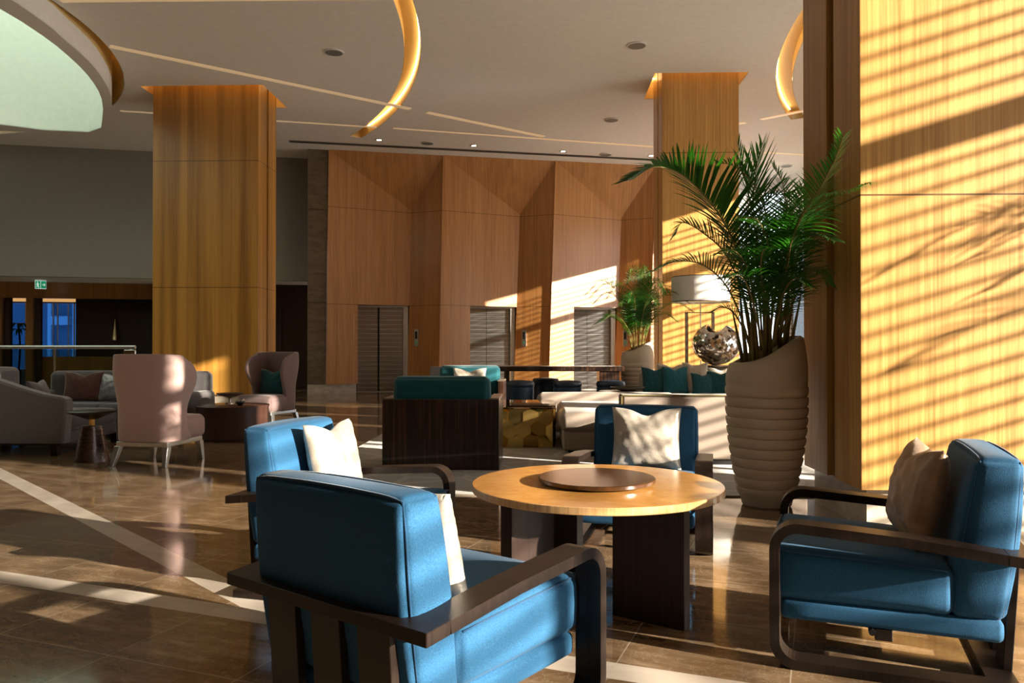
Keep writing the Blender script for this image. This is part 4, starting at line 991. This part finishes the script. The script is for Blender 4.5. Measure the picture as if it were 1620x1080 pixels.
# dracaena by the far windows
p0 = WA+WN*7.5+WU*s_at(30, 7.5)
dp = thing('dracaena_plant', 'dark bushy plant silhouetted against the far blue windows', 'plant', (p0.x, p0.y, 0))
bm = B(); lathe(bm, [(.2, 0), (.25, .5), (.22, .5)], 20); obj('planter', bm, M['black'], dp)
bm = B(); tube(bm, [(0, 0, .4), (.05, 0, 1.2), (0, 0, 1.9)], .03, 6); obj('trunk', bm, M['dark_wood'], dp)
bm = B(); r_ = random.Random(9)
for z0, R in ((1.25, .42), (1.75, .48), (1.95, .45)):
    for i in range(16):
        a_ = 2*PI*i/16+r_.uniform(-.2, .2); l_ = R*r_.uniform(.8, 1.1); d = Vector((math.cos(a_), math.sin(a_), 0)); w_ = Vector((-d.y, d.x, 0))*.035; pv = None
        for j in range(6):
            f = j/5; p = Vector((0, 0, z0))+d*l_*f+Vector((0, 0, l_*(.9*f-1.3*f*f))); ww = w_*(math.sin(f*PI*.9+.25)); a = bm.verts.new(p+ww); b = bm.verts.new(p-ww)
            if pv: bm.faces.new((pv[0], pv[1], b, a))
            pv = (a, b)
obj('foliage', bm, M['leaf'], dp)

# ------------------------------------------------------------------ club chairs in striped ebony
def make_club(label, loc, rz):
    t_ = thing('club_chair', label, 'armchair', loc, rz, 'ebony and teal club chairs'); w = .57
    obj('back_panel', bbox(-w, w, -.42, -.36, 0.0, .685, .003, 1), M['ebony'], t_)
    for s in (-1, 1): obj('side_panel', bbox(min(s*w, s*(w-.085)), max(s*w, s*(w-.085)), -.36, .42, .0, .685, .003, 1), M['ebony'], t_)
    for s in (-1, 1): obj('arm_cap', bbox(min(s*w, s*(w-.10)), max(s*w, s*(w-.10)), -.36, .422, .686, .694, .002, 1), wood('pale_walnut', (.20, .14, .10, 1), (.32, .24, .18, 1)), t_)
    obj('plinth', bbox(-w+.09, w-.09, -.35, .36, 0, .16, .003, 1), M['black'], t_)
    obj('seat_cushion', soft(-w+.09, w-.09, -.35, .42, .17, .44, .05, .02), M['teal'], t_, smooth=True)
    def ln(p): k = (p.z-.44)/.46; p.y -= .05*k; return p
    bk = obj('back_cushion', soft(-.465, .465, -.33, -.13, .44, .90, .05, .02, ln, sag=.012), M['teal'], t_, smooth=True); return t_
c1 = make_club('teal club chair with striped ebony shell seen from behind', (-.96, 8.02, RZ), 0)
dup(c1, (-1.10, 12.15, RZ), PI, 'teal club chair facing the camera beyond the striped ebony one')
fcushion('cream cushion on the teal club chair that faces the camera', (-1.08, 12.10, .455), PI, .2, .52, .44, .15, M['linen'], 41)
fcushion('pale cushion whose tip shows left above the nearer teal club chair', (-1.22, 8.20, .455), .1, .2, .48, .46, .14, M['linen'], 42)

# faceted gold coffee table
gt = thing('gold_coffee_table', 'faceted gold box coffee table with bronze mirror top', 'coffee table', (-.38, 10.0, RZ))
bm = B(); r_ = random.Random(12); hx, hy, zt = .54, .64, .46
def hexside(fn, L_, H_):
    # honeycomb of shallow pyramidless tilted hexagons
    a = .105; w_ = a*math.sqrt(3); row = 0; z = -a
    while z < H_+a:
        x = -w_+(w_/2 if row % 2 else 0)
        while x < L_+w_:
            pts = []
            for k in range(6):
                an = PI/6+k*PI/3; px_, pz_ = x+a*math.cos(an), z+a*math.sin(an); pts.append((min(max(px_, 0), L_), min(max(pz_, 0), H_)))
            cx_ = min(max(x, 0), L_); cz_ = min(max(z, 0), H_); tx, tz = r_.uniform(-.32, .32), r_.uniform(-.32, .32)
            vs = [bm.verts.new(fn(q_[0], q_[1], (q_[0]-x)*tx+(q_[1]-z)*tz)) for q_ in pts]
            try: bm.faces.new(vs)
            except ValueError: pass
            x += w_
        z += a*1.5; row += 1
hexside(lambda u, v, d: (-hx+u, -hy-.02+d, v), 2*hx, zt); hexside(lambda u, v, d: (hx+.02+d, -hy+u, v), 2*hy, zt); hexside(lambda u, v, d: (-hx-.02+d, -hy+u, v), 2*hy, zt); hexside(lambda u, v, d: (-hx+u, hy+.02+d, v), 2*hx, zt)
bmesh.ops.dissolve_degenerate(bm, dist=.001, edges=bm.edges)
obj('faceted_side', bm, M['gold_dull'], gt)
bm = B(); box(bm, -hx+.005, hx-.005, -hy+.005, hy-.005, 0, zt-.004); obj('core', bm, M['gold_dull'], gt)
obj('mirror_top', bbox(-hx-.04, hx+.04, -hy-.04, hy+.04, zt, zt+.02, .002, 1), M['bmirror'], gt)

# ------------------------------------------------------------------ cream sofas
t_ = thing('chaise_sofa', 'cream upholstered daybed behind the far blue armchair', 'sofa', (1.05, 9.85, RZ))
obj('seat_cushion', soft(-.80, .85, -1.0, .92, .24, .45, .06, .02), M['cream'], t_, smooth=True)
obj('seat_base', soft(-.78, .85, -.98, .92, .03, .24, .02, .004), M['cream'], t_, smooth=True)
obj('plinth', bbox(-.72, .80, -.92, .88, 0, .04, .003, 1), M['black'], t_)
t_ = thing('sofa', 'low cream sofa back beyond the gold coffee table', 'sofa', (1.0, 11.42, RZ))
obj('backrest', soft(-1.02, .9, -.42, -.18, .05, .545, .07, .02), M['cream'], t_, smooth=True)
obj('seat', soft(-.9, .9, -.17, .4, .05, .40, .04, .02), M['cream'], t_, smooth=True)
t_ = thing('sofa', 'cream sofa seen from behind with olive piped top, left of the big pot', 'sofa', (1.75, 8.42, RZ))
obj('backrest', soft(-.90, .95, -.42, -.24, .06, .695, .02, .004), M['cream'], t_, smooth=True)
obj('top_trim', bbox(-.915, .96, -.43, -.23, .695, .712, .006), M['olive'], t_)
obj('end_trim', bbox(-.925, -.905, -.43, -.23, .06, .70, .006), M['olive'], t_)
obj('seat', soft(-.90, .95, -.235, .40, .06, .42, .04, .02), M['cream'], t_, smooth=True)
obj('plinth', bbox(-.85, .9, -.38, .36, 0, .06, .003, 1), M['black'], t_)
t_ = thing('sofa', 'far cream sofa carrying the row of teal and cream cushions', 'sofa', (2.45, 12.6, RZ))
obj('backrest', soft(-.80, 1.1, .22, .42, .1, .80, .05, .02), M['cream'], t_, smooth=True)
obj('seat_cushion', soft(-.80, 1.1, -.42, .22, .22, .45, .05, .02), M['cream'], t_, smooth=True)
obj('plinth', bbox(-.75, 1.05, -.36, .36, 0, .22, .003, 1), M['black'], t_)
g_ = 'cushions along the far cream sofa'
row = [(1037, 12.40, 'teal_dark', 'leftmost dark teal cushion of the row on the far cream sofa', .44, .43, .1),
       (1063, 12.62, 'linen', 'pale cushion standing behind the two leftmost teal cushions', .50, .48, -.1),
       (1069, 12.36, 'teal', 'brighter teal cushion, second teal from the left in the row', .42, .44, .15),
       (1096, 12.42, 'linen', 'tall pale cushion in the middle of the row on the far sofa', .42, .50, -.5),
       (1113, 12.30, 'teal_dark', 'low teal cushion just right of the tall pale cushion', .40, .34, .2),
       (1142, 12.58, 'linen', 'pale cushion behind the rightmost teal cushions', .46, .42, .2),
       (1140, 12.30, 'teal_dark', 'dark teal cushion right end of the row, next to the big pot', .44, .37, -.1)]
for i, (px, Y, mt, lb, w_, h_, ro) in enumerate(row):
    p = px3(px, 600, Y); fcushion(lb, (p.x, Y-.05, .465+RZ), PI+ro, .18, w_, h_, .16, M[mt], 50+i, g_)

# tray table with tray
tt = thing('round_side_table', 'low round pale wood table between the cream sofas', 'side table', (1.26, 12.17, RZ))
bm = B(); lathe(bm, [(.33, .50), (.34, .505), (.34, .52), (.33, .525)], 48); obj('top', bm, wood('pale_table_wood', (.30, .22, .16, 1), (.42, .33, .25, 1)), tt)
bm = B(); lathe(bm, [(.16, 0), (.16, .015), (.03, .03), (.03, .50)], 30); obj('pedestal', bm, M['dkmetal'], tt, smooth=True, angle=40)
ty = thing('serving_tray', 'shallow oval metal dish with upturned rim on the round wood table', 'tray', (1.36, 12.1, .525+RZ))
bm = B(); lathe(bm, [(.10, .0), (.12, .012), (.22, .03), (.27, .062), (.265, .064), (.21, .036), (.02, .022)], 40); obj('dish', bm, M['dkmetal'], ty, smooth=True)

# high ebony table with stools
ht = thing('high_table', 'long high striped ebony table in front of the lifts', 'table', (.45, 14.05, 0))
obj('tabletop', bbox(-1.15, 1.03, -.35, .35, .79, .875, .003, 1), M['ebony'], ht)
for x in (-1.06, .60): obj('leg_panel', bbox(x, x+.35 if x > 0 else x+.09, -.32, .32, 0, .79, .003, 1), M['ebony'], ht)
sl_ = ['navy drum stool, first from the left under the high table', 'navy drum stool standing farther back, second from the left', 'navy drum stool, third from the left under the high table', 'navy drum stool beside the small palm pot']
first = None
for (x, y), l in zip(((-.33, 13.42), (.12, 14.62), (.48, 13.42), (1.22, 13.45)), sl_):
    if first is None:
        first = thing('drum_stool', l, 'stool', (x, y, 0), 0, 'navy drum stools at the high table')
        bm = B(); lathe(bm, [(.21, .02), (.235, .06), (.24, .5), (.235, .53)], 40); obj('body', bm, M['navy'], first, smooth=True, angle=45)
        bm = B(); lathe(bm, [(.238, .535), (.246, .55), (.246, .60), (.225, .63), (.1, .645)], 40); obj('seat_pad', bm, M['navy'], first, smooth=True, angle=60)
        bm = B(); lathe(bm, [(.2, 0), (.2, .02)], 30); obj('foot_ring', bm, M['black'], first)
    else: dup(first, (x, y, 0), 0, l)
bm = B(); c_ = px3(691, 590, 17.5)
tag(obj('low_stone_plinth', bbox(-2.42, -1.55, 17.3, 17.6, 0, .78, .005, 1), M['vent']), 'low grey block just left of the rear teal club chair', 'plinth')

# console, mosaic sculpture, lamp
cs = thing('console_table', 'dark block console carrying the mirrored sculpture', 'console', (2.98, 13.55, 0))
obj('body', bbox(-.38, .38, -.22, .22, .08, .87, .004, 1), M['dkmetal'], cs); obj('top', bbox(-.40, .40, -.24, .24, .87, .90, .003, 1), M['dkmetal'], cs); obj('foot', bbox(-.34, .34, -.19, .19, 0, .08, .003, 1), M['black'], cs)
sc_ = thing('mirror_sculpture', 'mirror mosaic sphere with a crescent bite taken from its top', 'sculpture', (3.02, 13.52, .90))
def boolean_shell(r0, thick, cutc, cutr, cutrot):
    bm = B(); bmesh.ops.create_icosphere(bm, subdivisions=5, radius=r0); bm2 = bmesh.new(); me = bpy.data.meshes.new('s'); bm.to_mesh(me); bm.free(); a = bpy.data.objects.new('s', me); COL.objects.link(a)
    cut = []
    bm = bmesh.new(); bmesh.ops.create_icosphere(bm, subdivisions=4, radius=r0-thick); m2 = bpy.data.meshes.new('i'); bm.to_mesh(m2); bm.free(); o2 = bpy.data.objects.new('i', m2); COL.objects.link(o2); cut.append(o2)
    bm = bmesh.new(); bmesh.ops.create_cone(bm, cap_ends=True, segments=40, radius1=cutr, radius2=cutr, depth=1.6); bmesh.ops.rotate(bm, verts=bm.verts, cent=(0, 0, 0), matrix=Matrix.Rotation(cutrot, 3, 'Z')@Matrix.Rotation(PI/2, 3, 'X')); bmesh.ops.translate(bm, verts=bm.verts, vec=cutc)
    m3 = bpy.data.meshes.new('c'); bm.to_mesh(m3); bm.free(); o3 = bpy.data.objects.new('c', m3); COL.objects.link(o3); cut.append(o3)
    for o in cut: m_ = a.modifiers.new('b', 'BOOLEAN'); m_.operation = 'DIFFERENCE'; m_.object = o; m_.solver = 'EXACT'
    dg = bpy.context.evaluated_depsgraph_get(); me3 = bpy.data.meshes.new_from_object(a.evaluated_get(dg))
    for o in cut+[a]: bpy.data.objects.remove(o)
    return me3
me = boolean_shell(.395, .035, (.03, 0, .37), .165, math.radians(-24))
for p in me.polygons: p.material_index = 0 if Vector(p.center).length > .375 else 1
for v_ in me.vertices: v_.co.z = v_.co.z*.92+.366
me.materials.clear(); link('mosaic_shell', me, [M['mosaic'], M['black']], sc_)
lp = thing('frame_lamp', 'tall lamp with wide white drum shade on an open dark frame', 'lamp', (2.90, 14.2, 0))
bm = B(); lathe(bm, [(.50, 2.02), (.515, 2.02), (.515, 2.47), (.50, 2.47)], 60, cap=False); obj('lamp_shade', bm, M['shade'], lp, smooth=True, angle=40)
bm = B(); lathe(bm, [(.517, 2.015), (.517, 2.03)], 60, cap=False); lathe(bm, [(.517, 2.462), (.517, 2.475)], 60, cap=False); obj('shade_trim', bm, M['dkmetal'], lp)
bm = B(); lathe(bm, [(.49, 2.05), (.49, 2.055)], 50); obj('diffuser', bm, M['shade'], lp)
bm = B(); tube(bm, [(0, 0, 0.03), (0, 0, 2.06)], .012, 10); obj('pole', bm, M['chrome'], lp)
bm = B()
for x in (-.25, .22): box(bm, x-.025, x+.025, -.03, .03, 0, 1.84)
box(bm, -.25, .22, -.03, .03, 1.825, 1.84); box(bm, -.25, .22, -.03, .03, 0, .03); obj('frame', bm, M['gun'], lp)
